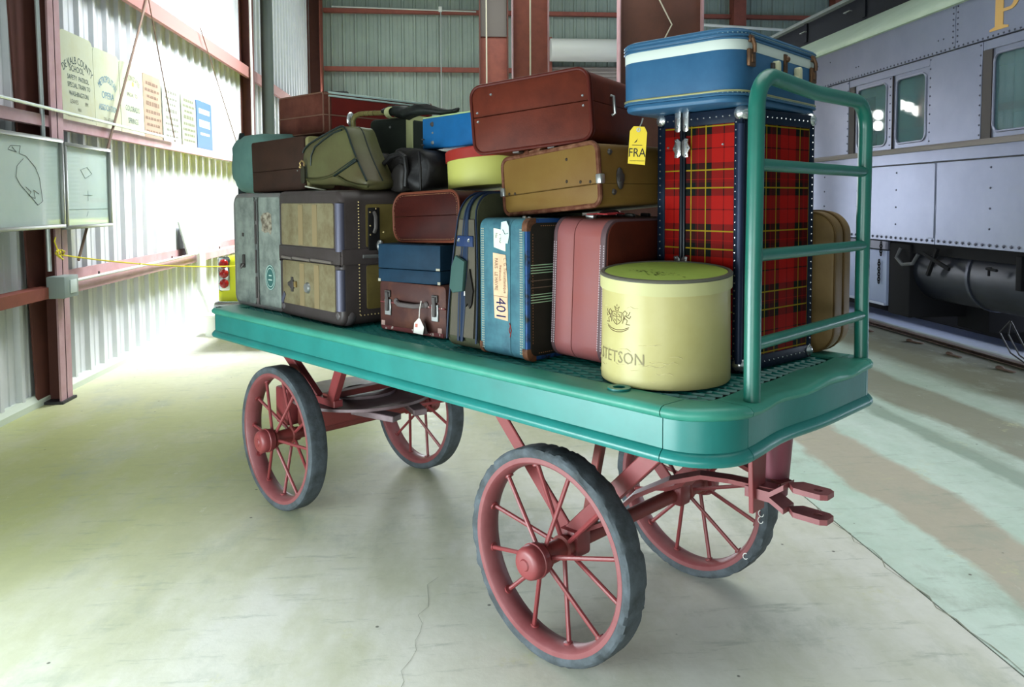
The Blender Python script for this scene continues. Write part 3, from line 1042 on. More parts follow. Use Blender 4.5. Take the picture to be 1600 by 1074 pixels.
# ------------------------------------------------------------------ the baggage wagon
L, WD, H, D = 2.99, 1.068, 0.9513, 0.153
CART = Matrix.Translation((-1.225, 4.178, 0)) @ Matrix.Rotation(-0.8793963, 4, 'Z')
wagon = empty('baggage_wagon')
wagon.matrix_world = CART
tag(wagon, 'green four-wheeled station baggage wagon with red spoked wheels, loaded with luggage', 'wagon')

M_GREEN = M('green_enamel', S(26, 116, 110), 0.34, 0.0, S(18, 98, 92), 3.5, .35, .75, .06, 40)
M_GREEN_T = M('worn_green_enamel', S(52, 132, 114), 0.45, 0.0, S(30, 108, 92), 5, .35, .75, .08, 40)
M_GREEN_R = M('green_rail_paint', S(22, 98, 84), 0.32, 0.0, S(18, 84, 72), 5, .35, .75, .05, 50)
M_RED = M('wagon_red', S(124, 52, 54), 0.45, 0.0, S(106, 44, 44), 8, .4, .8, .08, 60)
M_RED_D = M('wagon_red_dull', S(120, 48, 44), 0.6, 0.0, S(104, 52, 42), 8, .4, .8, .08, 60)
M_RIMF = M('dusty_red_rim', S(128, 74, 76), 0.5, 0.0, S(112, 52, 54), 6, .35, .7)
M_TYRE = M('grey_solid_rubber', S(74, 82, 88), 0.8, 0.0, S(48, 54, 56), 14, .38, .66, .35, 70)
M_GREASE = M('greasy_plate', S(128, 110, 114), 0.45, 0.1, S(88, 72, 74), 7, .3, .7)
M_DECKD = M('gap_shade_sheet', S(20, 28, 28), 0.9)

def dent(co):
    """the battered near end: lip pushed down and in"""
    x, y, z = co
    e = max(0.0, min(1.0, (x - (L - .16)) / .10))
    if e > 0:
        g = math.exp(-((y - .40) / .16) ** 2)
        top = max(0.0, min(1.0, (z - (H - .06)) / .05))
        x -= .020 * g * e
        z -= .012 * g * e * top - .006 * e * top * sin(y * 21)
    return Vector((x, y, z))

def path_segments():
    """outline of the deck, as named runs of (x, y, nx, ny)"""
    rn, rf, rb = .175, .10, .05
    def arc(cx, cy, R, a0, a1, n):
        return [(cx + R * cos(a0 + (a1 - a0) * i / n), cy + R * sin(a0 + (a1 - a0) * i / n), cos(a0 + (a1 - a0) * i / n), sin(a0 + (a1 - a0) * i / n)) for i in range(n + 1)]
    def line(xa, ya, xb, yb, nx, ny, n):
        return [(xa + (xb - xa) * i / n, ya + (yb - ya) * i / n, nx, ny) for i in range(n + 1)]
    return [('side', line(rb, 0, L - rn, 0, 0, -1, 6)), ('corner', arc(L - rn, rn, rn, -pi / 2, 0, 10)), ('end', line(L, rn, L, WD - rf, 1, 0, 16)),
            ('corner', arc(L - rf, WD - rf, rf, 0, pi / 2, 8)), ('side', line(L - rf, WD, rb, WD, 0, 1, 6)), ('corner', arc(rb, WD - rb, rb, pi / 2, pi, 4)),
            ('end', line(0, WD - rb, 0, rb, -1, 0, 4)), ('corner', arc(rb, rb, rb, pi, 1.5 * pi, 4))]

def sweep(run, prof, gap=0.0008):
    m = MB()
    rings = []
    run = list(run)
    for i, j in ((0, 1), (-1, -2)):          # open the joints between the plates by a hair
        (x, y, nx, ny), q = run[i], run[j]
        d_ = math.hypot(q[0] - x, q[1] - y)
        run[i] = (x + (q[0] - x) / d_ * .0014, y + (q[1] - y) / d_ * .0014, nx, ny)
    for (x, y, nx, ny) in run:
        rings.append([m.bm.verts.new(dent((x + nx * o, y + ny * o, H + z))) for (o, z) in prof])
    n = len(prof)
    for A, B in zip(rings, rings[1:]):
        for i in range(n):
            j = (i + 1) % n
            m.bm.faces.new((A[i], A[j], B[j], B[i]))
    m.bm.faces.new(rings[0])
    m.bm.faces.new(list(reversed(rings[-1])))
    bmesh.ops.recalc_face_normals(m.bm, faces=m.bm.faces[:])
    return m
lip = [(-.115, -.002), (-.016, 0), (-.004, -.004), (.004, -.014), (.002, -.026), (-.010, -.034), (-.022, -.034), (-.022, -.012), (-.115, -.012)]
board = [(-.012, -.030), (-.012, -(D - .028)), (-.024, -(D - .028)), (-.024, -.030)]
mould = [(-.012, -(D - .036)), (-.004, -(D - .030)), (.004, -(D - .020)), (.006, -(D - .010)), (0, -(D - .001)), (-.012, -D), (-.03, -D), (-.03, -(D - .036))]
bead = [(-.012, -.118 + .078), (-.006, -.044), (-.006, -.050), (-.012, -.054), (-.016, -.054), (-.016, -.040)]
for nm, run in path_segments():
    sweep(run, lip).build('deck_rim', M_GREEN_T, wagon, True, 50)
    sweep(run, board).build(nm + '_board', M_GREEN, wagon, True, 50)
    sweep(run, mould).build('moulding', M_GREEN, wagon, True, 50)

# expanded-metal deck and an added dark sheet for the shade in its gaps
m = MB()
m.box(.06, L - .06, .06, WD - .06, H - .09, H - .05)
m.build('deck_gap_sheet', M_DECKD, wagon, False)
gm = MB()
dl, dw, tw = .092, .040, .0030
nx_, ny_ = int((L - .2) / dl), int((WD - .2) / dw)
for i in range(nx_):
    for j in range(ny_):
        x0, y0 = .10 + i * dl, .10 + j * dw
        a, b_ = (x0, y0 + dw / 2), (x0 + dl / 2, y0)
        c, d_ = (x0 + dl, y0 + dw / 2), (x0 + dl / 2, y0 + dw)
        for p, q in ((a, b_), (b_, c), (c, d_), (d_, a)):
            z = H - .006
            gm.quad((p[0], p[1] - tw, z - .006), (q[0], q[1] - tw, z - .006), (q[0], q[1] + tw, z), (p[0], p[1] + tw, z))
gr = gm.build('deck_grating', M_GREEN, wagon, False)
gr['kind'] = 'stuff'
m = MB()
m.lathe([(.018, 0), (.034, 0), (.034, .006), (.018, .006)], 'z', 18, True, (2.62, .075, H))
m.build('bolt_ring', M_GREEN, wagon)

# end rail: hoop with three rungs
xr, v1, v2, top = L - .045, .249, 1.007, H + .888
def rail_pt(v):
    return v
hoop = [(xr, v1, H - .02), (xr + .0, v1, H + .3), (xr + .004, v1, top - .09)]
for i in range(1, 7):
    a_ = i * pi / 12
    hoop.append((xr + .004, v1 + .085 * (1 - cos(a_)), top - .09 + .09 * sin(a_)))
hoop.append((xr - .004, (v1 + v2) / 2, top - .016))
for i in range(0, 7):
    a_ = pi / 2 - i * pi / 12
    hoop.append((xr, v2 - .085 * (1 - cos(a_)), top - .09 - .016 + .09 * sin(a_)))
hoop += [(xr - .002, v2, H + .3), (xr, v2, H - .02)]
m = MB()
m.tube(hoop, .0228, 16)
m.build('rail_hoop', M_GREEN_R, wagon)
for zz in (.147, .394, .644):
    m = MB()
    m.tube([(xr, v1, H + zz), (xr, v2, H + zz + (.004 if zz < .2 else -.004))], .0175, 12)
    m.build('rung', M_GREEN_R, wagon)

# ---- wheels
RW = .3493
def make_wheel(ragged):
    m = MB()
    m.lathe([(.317, -.043), (.302, -.043), (.297, -.039), (.289, -.018), (.286, 0), (.289, .018), (.297, .039), (.302, .043), (.317, .043)], 'y', 72, True)
    w = m.build('wheel', M_RIMF)
    m = MB()
    m.lathe([(.314, -.041), (.326, -.046), (.338, -.046), (.346, -.041), (RW, -.032), (RW, -.015), (RW, .015), (RW, .032), (.346, .041), (.338, .046), (.326, .046), (.314, .041)], 'y', 144 if ragged else 72, True)
    if ragged:
        rnd = random.Random(4)
        lump = [rnd.uniform(0, 1) ** 3 for _ in range(160)]
        def chew(co):
            R = math.hypot(co.x, co.z)
            a = math.atan2(co.z, co.x)
            if R > .33:
                i = (a / (2 * pi) % 1) * 144
                k_ = lump[int(i) % 144]
                edge = 1.0 if abs(co.y) > .028 else .25
                s = 1 - .020 * k_ * edge - (.010 if abs(a - 1.05) < .05 and abs(co.y) > .02 and co.y < 0 else 0)
                if co.z < -.30:
                    s = max(s, min(1.0, .3475 / R))
                return Vector((co.x * s, co.y * (1 - .14 * k_ * edge), co.z * s))
            return co
        m.warp(chew)
    m.build('tyre', M_TYRE, w, True, 30)
    m = MB()
    m.lathe([(0, -.062), (.034, -.062), (.036, -.05), (.043, -.05), (.043, -.038), (.034, -.034), (.033, .04), (.042, .044), (.042, .058), (.034, .062), (.034, .085), (0, .085)], 'y', 28, False)
    m.build('hub', M_RED_D, w)
    m = MB()
    m.lathe([(0, -.135), (.016, -.134), (.020, -.130), (.034, -.129), (.044, -.126), (.051, -.118), (.054, -.106), (.054, -.090), (.057, -.088), (.057, -.080), (.054, -.078), (.052, -.060), (.034, -.058), (0, -.058)], 'y', 36, False)
    m.build('hub_cap', M_RED, w)
    for k_ in range(12):
        a_ = radians(k_ * 30 + 14)
        yh = -.044 if k_ % 2 == 0 else .051
        m = MB()
        m.tube([(.036 * cos(a_), yh, .036 * sin(a_)), (.288 * cos(a_), -.004 if k_ % 2 == 0 else .004, .288 * sin(a_))], .0076, 8)
        m.lathe([(0, -.006), (.015, -.004), (.015, .004), (0, .006)], 'x', 10, False, (0, 0, 0), mat=Matrix.Rotation(-a_, 4, 'Y') @ Matrix.Translation((.286, 0, 0)))
        m.build('spoke', M_RED, w)
    return w
w1 = make_wheel(True)
w2 = make_wheel(False)
w3 = copy_tree(w1)
w4 = copy_tree(w2)
for w, s, v, rot in ((w1, 2.312, .123, 0.0), (w3, 2.312, .957, .7), (w2, .524, .123, .25), (w4, .524, .957, 1.1)):
    w.parent = wagon
    w.location = (s, v, RW)
    w.rotation_euler = (0, 0 if w in (w1, w3) else rot, 0)
# the far-side wheels turn their caps outwards
for w in (w3, w4):
    w.rotation_euler = (0, 0, pi)
w1['label'] = 'ragged-tyred wheel at the near end of the wagon'
w3['label'] = 'wheel with chalk marks under the drawbar end'
# chalk marks on the tyre below the drawbar
m = MB()
M_CHALK = M('white_chalk', S(214, 214, 210), .9)
for a0_ in (-.02, -.10, -.62):
    pts = [((.322 + .010 * cos(q)), .0475, 0.012 * sin(q)) for q in [2 * pi * i / 10 for i in range(8)]]
    pts = [Matrix.Rotation(-(pi - a0_), 3, 'Y') @ Vector(p) for p in pts]
    m.tube(pts, .0018, 5)
m.build('chalk_mark', M_CHALK, w3)

# ---- near end running gear
AX = RW
m = MB()
m.tube([(2.312, .17, AX), (2.312, .91, AX)], .026, 14)
m.build('axle', M_RED_D, wagon)
Z0 = H - .06
def wbar(name, p0, p1, w, t, mat=M_RED, up=(0, 1, 0), bevel=.003):
    m = MB()
    m.bar(p0, p1, w, t, up, bevel)
    return m.build(name, mat, wagon, False)
for v in (.235, .845):
    wbar('brace', (2.285, v, AX + .03), (1.78, v, Z0), .012, .05, M_RED, (1, 0, 0))
    wbar('brace', (2.30, v + .07, AX + .02), (2.39, v + .10, Z0), .03, .030, M_RED_D, (0, 1, 0))
    wbar('brace', (2.29, v, AX + .02), (2.80, v, Z0), .055, .030, M_RED, (0, 1, 0))
    m = MB()
    m.box(2.27, 2.355, v - .035, v + .035, AX - .035, AX + .05, .01)
    m.build('axle_bracket', M_RED, wagon)
# bowed drawbar irons running from the axle to the hitch
def strap(name, pts, w, t, mat=M_RED):
    """flat iron following pts, w wide (horizontal), t thick"""
    m = MB()
    bm = m.bm
    P_ = [Vector(p) for p in pts]
    rings = []
    for i, p in enumerate(P_):
        d = (P_[min(i + 1, len(P_) - 1)] - P_[max(i - 1, 0)]).normalized()
        side = Vector((d.y, -d.x, 0)).normalized() if math.hypot(d.x, d.y) > 1e-4 else Vector((1, 0, 0))
        nn = side.cross(d)
        rings.append([bm.verts.new(p + side * a * w / 2 + nn * c * t / 2) for a, c in ((-1, -1), (1, -1), (1, 1), (-1, 1))])
    for A, B in zip(rings, rings[1:]):
        for k_ in range(4):
            bm.faces.new((A[k_], A[(k_ + 1) % 4], B[(k_ + 1) % 4], B[k_]))
    bm.faces.new(rings[0])
    bm.faces.new(list(reversed(rings[-1])))
    bmesh.ops.recalc_face_normals(bm, faces=bm.faces[:])
    return m.build(name, mat, wagon, False)
strap('drawbar_iron', [(2.31, .26, AX + .03), (2.40, .285, AX + .08), (2.50, .32, .54), (2.60, .37, .60), (2.68, .42, .625), (2.76, .46, .622), (2.90, .50, .615)], .05, .014)
strap('drawbar_iron', [(2.31, .80, AX + .03), (2.40, .775, AX + .08), (2.50, .74, .54), (2.60, .69, .60), (2.68, .64, .625), (2.76, .60, .622), (2.90, .56, .615)], .05, .014)
# hitch: hanger plate, taper post, clevis plates
m = MB()
m.prism([(.43, .545), (.50, .545), (.515, .80), (.415, .80)], 'x', 2.842, 2.858, .003)
m.build('hanger_plate', M_RED, wagon, False)
m = MB()
m.lathe([(0, .565), (.040, .565), (.058, .80), (0, .80)], 'z', 20, False, (2.845, .59, 0))
m.build('hitch_post', M('purple_red', S(112, 54, 66), .5), wagon)
def clevis(z_in, z_out):
    xs = [(2.82, z_in), (2.90, z_in), (2.945, z_out), (3.07, z_out)]
    m = MB()
    bm = m.bm
    # flat iron with a pin hole near its tip
    for (xa, za), (xb, zb) in zip(xs[:2], xs[1:3]):
        m.prism([(xa, za - .008), (xb, zb - .008), (xb, zb + .008), (xa, za + .008)], 'y', .445, .515)
    o_ = [(2.945, .445), (3.06, .445), (3.072, .452), (3.072, .508), (3.06, .515), (2.945, .515)]
    hc = (3.035, .48)
    n = 12
    tops, bots, ot, ob = [], [], [], []
    for i in range(n):
        a_ = 2 * pi * i / n
        hx, hy = hc[0] + .013 * cos(a_), hc[1] + .013 * sin(a_)
        # ray from the hole centre to the outline box
        dx, dy = cos(a_), sin(a_)
        k_ = min([abs(((3.072 if dx > 0 else 2.945) - hc[0]) / dx) if abs(dx) > 1e-6 else 9, abs(.035 / dy) if abs(dy) > 1e-6 else 9])
        qx, qy = hc[0] + dx * k_, hc[1] + dy * k_
        tops.append(bm.verts.new((hx, hy, z_out + .008)))
        bots.append(bm.verts.new((hx, hy, z_out - .008)))
        ot.append(bm.verts.new((qx, qy, z_out + .008)))
        ob.append(bm.verts.new((qx, qy, z_out - .008)))
    for i in range(n):
        j = (i + 1) % n
        bm.faces.new((tops[i], tops[j], ot[j], ot[i]))
        bm.faces.new((bots[j], bots[i], ob[i], ob[j]))
        bm.faces.new((tops[j], tops[i], bots[i], bots[j]))
        bm.faces.new((ot[i], ot[j], ob[j], ob[i]))
    bmesh.ops.recalc_face_normals(bm, faces=bm.faces[:])
    return m.build('clevis_plate', M_RIMF, wagon, False)
clevis(.612, .645)
clevis(.596, .572)

# ---- steering end: turntable, bolster and splayed legs
S0 = .60
m = MB()
m.tube([(.524, .17, AX), (.524, .91, AX)], .026, 14)
m.build('axle', M_RED_D, wagon)
m = MB()
m.box(.46, .59, .24, .84, AX + .02, .50, .01)
m.build('axle_bolster', M_RED_D, wagon)
m = MB()
m.box(.33, .45, .19, .29, .37, .56, .012)
m.build('bolster_block', M_RED, wagon)
m = MB()
m.lathe([(0, .500), (.36, .500), (.36, .514), (0, .514)], 'z', 48, False, (S0, .54, 0))
m.build('turntable_plate', M_GREASE, wagon)
m = MB()
m.lathe([(.10, .514), (.17, .514), (.17, .528), (.10, .528)], 'z', 48, True, (S0, .54, 0))
m.build('turntable_ring', M_GREASE, wagon)
for (a, b_) in (((.62, .27, .53), (.30, .17, Z0)), ((.74, .27, .53), (1.02, .20, Z0)), ((.62, .81, .53), (.30, .90, Z0)), ((.74, .81, .53), (1.02, .88, Z0))):
    wbar('turntable_leg', a, b_, .055, .04, M_RED, (0, 1, 0), .005)
wbar('turntable_sill', (.56, .27, .535), (.80, .27, .535), .05, .035, M_RED, (0, 0, 1))
wbar('turntable_sill', (.56, .81, .535), (.80, .81, .535), .05, .035, M_RED, (0, 0, 1))
wbar('turntable_tie', (.68, .27, .55), (.68, .81, .55), .05, .03, M_RED_D, (0, 0, 1))
wbar('reach_bracket', (.74, .40, .47), (.98, .48, .46), .07, .03, M_GREASE, (0, 0, 1))
wbar('reach_bracket', (.74, .70, .47), (.98, .62, .46), .07, .03, M_GREASE, (0, 0, 1))
for x in (.30, 1.02, 1.78, 2.80):
    wbar('cross_sleeper', (x, .05, Z0 - .03), (x, WD - .05, Z0 - .03), .08, .05, M_RED_D, (0, 0, 1))

# luggage base colours scaled down per material, with a lower specular
M_plain = M
TONE = {'cloth': .6, 'canvas': .44, 'mustard': .38, 'blue_grained': .62, 'blue_vinyl': .6, 'bright_blue': .55, 'navy_blue': .40, 'oxblood': .20, 'chestnut': .34,
        'dusty_pink': .68, 'teal_cloth_case': 1.1, 'cream_yellow': .66, 'dark_brown_hide': .58, 'olive_leather': .5, 'lemon': .6, 'tan_hide': .45, 'red_lid': .4}
def M(name, col, rough=0.6, metal=0.0, col2=None, *a, **k):
    def dim(c):
        lum = .3 * c[0] + .6 * c[1] + .1 * c[2]
        f_ = .46 if lum < .30 else .78
        for k_, v in TONE.items():
            if k_ in name:
                f_ = v
        return (c[0] * f_, c[1] * f_, c[2] * f_, 1.0)
    if metal < .3 and 'grey_trunk' not in name:
        col = dim(col)
        col2 = dim(col2) if col2 is not None else None
    k.setdefault('spec', .10 if any(q in name for q in ('chestnut', 'oxblood', 'navy', 'brown', 'tartan', 'pink')) else .2)
    return M_plain(name, col, rough, metal, col2, *a, **k)

# ------------------------------------------------------------------ luggage
class Bag:
    """an Empty at the base centre of a piece of luggage; parts are modelled from its front left bottom corner"""
    def __init__(self, name, label, cat, s, v, z, w, d, h, yaw=0.0, roll=0.0, pitch=0.0, group='luggage on the wagon'):
        self.w, self.d, self.h = w, d, h
        self.root = empty(name)
        self.root.matrix_world = (CART @ Matrix.Translation((s, v, z)) @ Matrix.Rotation(yaw, 4, 'Z') @ Matrix.Rotation(pitch, 4, 'X')
                                  @ Matrix.Rotation(-roll, 4, 'Y') @ Matrix.Translation((w / 2, d / 2, 0)))
        tag(self.root, label, cat, group)
    def add(self, name, m, mat, parent=None, smooth=True, angle=38, label=None):
        if parent is None:
            o = m.build(name, mat, self.root, smooth, angle, (-self.w / 2, -self.d / 2, 0))
        else:
            o = m.build(name, mat, parent, smooth, angle)
        if label:
            o['label'] = label
        return o

def front_text(x, y, z, rot=0.0):
    """matrix for lettering on a face looking towards -y; rot turns it in its own plane"""
    return Matrix(((1, 0, 0, x), (0, 0, -1, y), (0, 1, 0, z), (0, 0, 0, 1))) @ Matrix.Rotation(rot, 4, 'Z')

def latch(bag, x, y, z, axis='-y', s=1.0, mat=None, parent=None, dark=None):
    """suitcase catch: back plate, hasp and keeper"""
    if axis == '-y':
        R = Matrix.Translation((x, y, z))
    else:                                    # '+x'
        R = Matrix.Translation((x, y, z)) @ Matrix.Rotation(pi / 2, 4, 'Z')
    m = MB()
    m.box(-.016 * s, .016 * s, -.004, .001, -.045 * s, .010 * s, .002, R, 1)
    o = bag.add('latch', m, mat, parent)
    m = MB()
    m.box(-.008 * s, .008 * s, -.012, -.003, -.030 * s, .035 * s, .003, R, 1)
    m.box(-.014 * s, .014 * s, -.006, .001, .016 * s, .040 * s, .002, R, 1)
    lo = m.build('hasp', dark or mat, o)
    return o

def stitches(m, pts, step, size, normal):
    """little stitch dashes along a polyline"""
    nrm = Vector(normal)
    for a, b in zip(pts, pts[1:]):
        a, b = Vector(a), Vector(b)
        d = b - a
        L_ = d.length
        if L_ < 1e-5:
            continue
        d.normalize()
        sd = d.cross(nrm) * size * .5
        n = int(L_ / step)
        for i in range(n):
            p = a + d * (i + .2) * step
            q = p + d * step * .55
            m.quad(p - sd, q - sd, q + sd, p + sd)

def handle(m, p0, p1, rise, out, rad=.009, n=10):
    p0, p1, out = Vector(p0), Vector(p1), Vector(out)
    pts = [p0]
    for i in range(n + 1):
        t = i / n
        pts.append(p0.lerp(p1, t) + out * rise * (min(1, sin(pi * t) * 1.6)))
    pts.append(p1)
    m.tube(pts, rad, 8)

BRASS = M('aged_brass', S(150, 128, 84), .4, .7)
NICKEL = M('dull_nickel', S(158, 160, 158), .35, .8)
CHROME = M('bright_nickel', S(205, 208, 208), .22, .9)
IRON = M('dark_iron', S(72, 68, 66), .5, .5)
BLACKP = M('black_leather', S(34, 32, 32), .5)

# 1 grey wardrobe trunk -------------------------------------------------
w, d, h = .535, .52, .588
g = Bag('wardrobe_trunk', 'grey-green wardrobe trunk with a round sticker, at the far end of the wagon', 'trunk', -.052, .17, H, w, d, h, .012)
M_TR1 = M('grey_trunk_fibre', S(122, 130, 122), .55, 0, S(84, 90, 86), 11, .40, .68, .2, 40)
M_TR1E = M('grey_trunk_edge', S(84, 88, 86), .45, 0, S(104, 94, 92), 6, .4, .75)
xs = .255
for nm, a, b_, rad in (('left_shell', 0, xs - .003, (.05, .01, .01, .05)), ('right_shell', xs + .003, w, (.01, .05, .05, .01))):
    m = MB()
    m.prism(rr(b_ - a, h, rad, 6, a, 0), 'y', 0, d, .022, None, 3)
    g.add(nm, m, M_TR1)
for nm, pts in (('edge_binding', rr(w - .02, h - .02, .05, 6, .01, .01)),):
    m = MB()
    m.tube([(p[0], .012, p[1]) for p in pts], .014, 8, True)
    g.add(nm, m, M_TR1E)
m = MB()
m.box(xs - .012, xs + .012, -.004, .01, .02, h - .03, .003)
g.add('hinge_rod', m, M_TR1E)
for z0, z1 in ((.05, .16), (.18, .30), (.33, .43), (.45, .55)):
    m = MB()
    m.tube([(xs, -.006, z0), (xs, -.006, z1)], .007, 8)
    g.add('hinge', m, IRON)
m = MB()
m.tube([(w - .012, -.001, .05), (w - .012, -.001, h - .06)], .013, 10)
g.add('corner_strip', m, M('steel_blue_edge', S(112, 128, 156), .3, .6))
m = MB()
m.box(.10, .125, -.008, .001, .20, .27, .004)
m.tube([(.10, -.01, .22), (.112, -.02, .20), (.126, -.01, .22)], .006, 6)
g.add('lock', m, IRON)
m = MB()
m.box(.10, .115, -.006, .001, .365, .385, .003)
g.add('lock', m, IRON)
m = MB()
m.lathe([(0, -.0012), (.052, -.0012), (.052, 0), (0, 0)], 'y', 30, False, (.39, 0, .165), sy=1.25)
st = g.add('round_sticker', m, M('teal_sticker', S(74, 128, 122), .7))
m = MB()
for R_ in (.047, .036):
    m.lathe([(R_, -.0022), (R_ + .003, -.0022), (R_ + .003, -.0013), (R_, -.0013)], 'y', 30, True, (.39, 0, .165), sy=1.25)
m.box(.372, .408, -.0022, -.0013, .15, .156)
m.box(.376, .404, -.0022, -.0013, .172, .178)
m.build('sticker_print', M('sticker_pale', S(186, 206, 196), .7), st, False)
m = MB()
m.prism([(.31, .40), (.345, .39), (.385, .395), (.40, .38), (.415, .41), (.41, .485), (.38, .495), (.33, .49), (.30, .47), (.315, .43)], 'y', -.0015, .001)
g.add('torn_label', m, M('torn_paper', S(166, 158, 140), .8, 0, S(120, 108, 92), 30, .4, .6), smooth=False)

# 2 tan steamer trunk ---------------------------------------------------
w, d, h = .605, .46, .598
g = Bag('steamer_trunk', 'tan canvas steamer trunk with dark metal edges, standing right of the grey trunk', 'trunk', .484, .146, H, w, d, h, -.042)
M_CANV = M('tan_canvas', S(160, 150, 116), .8, 0, S(128, 112, 78), 9, .40, .68, .2, 200)
M_CANV2 = M('olive_canvas_side', S(128, 112, 56), .8, 0, S(104, 90, 48), 7, .35, .7, .15, 200)
M_FIBRE = M('dark_fibre_edge', S(74, 66, 62), .42, 0, S(92, 82, 82), 7, .35, .75, .06, 50)
m = MB()
m.prism(rr(w, h * .475, (.03, .05, .002, .002), 5), 'y', .0, d, .022, None, 3)
g.add('lower_body', m, M_FIBRE)
m = MB()
m.prism(rr(w, h * .515, (.002, .002, .06, .03), 5, 0, h * .485), 'y', 0, d, .022, None, 3)
g.add('upper_body', m, M_FIBRE)
def front_panel(nm, x0, x1, z0, z1, mat):
    m = MB()
    m.prism(rr(x1 - x0, z1 - z0, .012, 3, x0, z0), 'y', -.0035, .004, .0015)
    return g.add(nm, m, mat)
front_panel('canvas_panel', .045, .545, .06, .268, M_CANV)
front_panel('canvas_panel', .04, .540, .342, .54, M_CANV)
for x0, z0, z1 in ((.215, .346, .534), (.35, .346, .534), (.22, .061, .261), (.36, .061, .261)):
    m = MB()
    m.box(x0, x0 + .045, -.0055, -.003, z0, z1, .001, None, 1)
    g.add('canvas_batten', m, M('pale_batten_canvas', S(170, 150, 110), .8) if 'pale_batten_canvas' not in bpy.data.materials else bpy.data.materials['pale_batten_canvas'])
m = MB()
m.box(.01, w - .012, -.004, .01, .272, .338, .002)
m.box(w - .012, w + .004, .0, d - .02, .272, .338, .002)
g.add('centre_band', m, M_FIBRE)
m = MB()
for x0, x1 in ((.05, .15), (.16, .33), (.34, .53)):
    m.tube([(x0, -.006, .283), (x1, -.006, .279)], .007, 8)
g.add('hinge_bar', m, M('grey_bar', S(112, 104, 98), .45, .4))
m = MB()
m.box(.125, .165, -.012, .002, .135, .175, .006)
m.box(.10, .185, -.008, .002, .145, .165, .004)
m.box(.135, .155, -.01, .002, .12, .19, .004)
g.add('lock_hasp', m, IRON)
m = MB()
m.box(.172, .192, -.014, -.002, .143, .172, .004)
g.add('lock_tongue', m, BRASS)
m = MB()
m.lathe([(0, -.016), (.02, -.014), (.027, -.004), (.027, 0), (0, 0)], 'y', 20, False, (.295, 0, .15))
g.add('lock_plate', m, NICKEL)
M_EDGE = M('blue_sheen_edge', S(112, 112, 132), .42, .2)
m = MB()
m.tube([(w - .022, .006, .07), (w - .022, .006, .25)], .022, 10)
m.tube([(w - .022, .006, .33), (w - .022, .006, .54)], .022, 10)
g.add('edge_tube', m, M_EDGE)
m = MB()
m.ball((w - .045, .045, .046), .0485, 16, 12)
g.add('corner_cap', m, M('worn_corner', S(104, 98, 98), .35, .5))
m = MB()
m.ball((.040, .040, .042), .0435, 16, 12)
g.add('corner_cap', m, bpy.data.materials['worn_corner'])
m = MB()
m.prism([(.03, .07), (.045, .055), (.075, .10), (.06, .115)], 'y', -.007, .002)
g.add('corner_iron', m, M_EDGE, smooth=False)
for z0, z1 in ((.07, .265), (.345, .535)):
    m = MB()
    m.prism(rr(d - .17, z1 - z0, .01, 3, .12, z0), 'x', w - .002, w + .003, .001)
    g.add('canvas_panel', m, M_CANV2, label='olive canvas side panel')
m = MB()
for z0, z1 in ((.05, .27), (.345, .545)):
    n = 16
    for i in range(n):
        m.dome((w + .0005, .085, z0 + (z1 - z0) * i / (n - 1)), .0038, (1, 0, 0), .9)
for i in range(18):
    m.dome((w + .0005, .09 + i * .018, .045), .0038, (1, 0, 0), .9)
for (yy, zz) in ((.14, .50), (.14, .44), (.14, .40), (.2, .36), (.21, .41), (.17, .515), (.19, .37), (.20, .33)):
    m.dome((w + .004, yy, zz), .005, (1, 0, 0), .9)
tk = g.add('tacks', m, M('brass_tack', S(190, 170, 120), .4, .6), smooth=False)
tk['kind'] = 'stuff'
m = MB()
m.box(w, w + .006, .13, .19, .33, .52, .004)
g.add('side_plate', m, BLACKP)
m = MB()
m.tube([(w + .006, .16, .41), (w + .02, .16, .43), (w + .02, .16, .48), (w + .006, .16, .50)], .009, 8)
g.add('side_handle', m, IRON)
m = MB()
m.ball((w + .012, .185, .35), .02, 10, 8, (.8, .8, 1.3))
m.tube([(w + .006, .1, .305), (w + .006, .26, .305)], .008, 8)
g.add('side_clasp', m, NICKEL)

# 3 small brown case ----------------------------------------------------
w, d, h = .404, .40, .209
g = Bag('leather_case', 'small scuffed brown case with a grey handle, under the small blue case', 'suitcase', 1.224, .221, H, w, d, h, .074)
M_BRN = M('scuffed_brown_leather', S(92, 60, 56), .5, 0, S(124, 80, 64), 9, .45, .7, .2, 40)
m = MB()
m.prism(rr(w, h * .565, (.018, .018, .002, .002), 4), 'y', 0, d, .003)
g.add('lower_shell', m, M_BRN)
m = MB()
m.prism(rr(w, h * .43, (.002, .002, .018, .018), 4, 0, h * .57), 'y', 0, d, .003)
g.add('lid', m, M_BRN)
m = MB()
m.box(.004, w - .004, -.003, .003, h * .555, h * .59, .001, None, 1)
m.box(.012, w - .012, -.003, .003, .004, .02, .001, None, 1)
g.add('trim_strip', m, M('worn_red_trim', S(128, 60, 60), .5, 0, S(190, 176, 166), 40, .58, .62))
for x in (.055, .345):
    latch(g, x, -.002, h * .58, s=1.25, mat=NICKEL, dark=IRON)
m = MB()
handle(m, (.115, -.004, h * .60), (.285, -.004, h * .60), .022, (0, -1, -.25), .010)
m.ball((.108, -.004, h * .61), .014, 8, 6, (1, .5, 1))
m.ball((.292, -.004, h * .61), .014, 8, 6, (1, .5, 1))
g.add('handle', m, M('grey_handle', S(122, 112, 110), .5))
m = MB()
for x in (.02, .37):
    m.box(x - .012, x + .012, -.0025, .001, .018, .04, .002)
g.add('scuff_plate', m, M('rubbed_patch', S(170, 140, 130), .7), smooth=False)

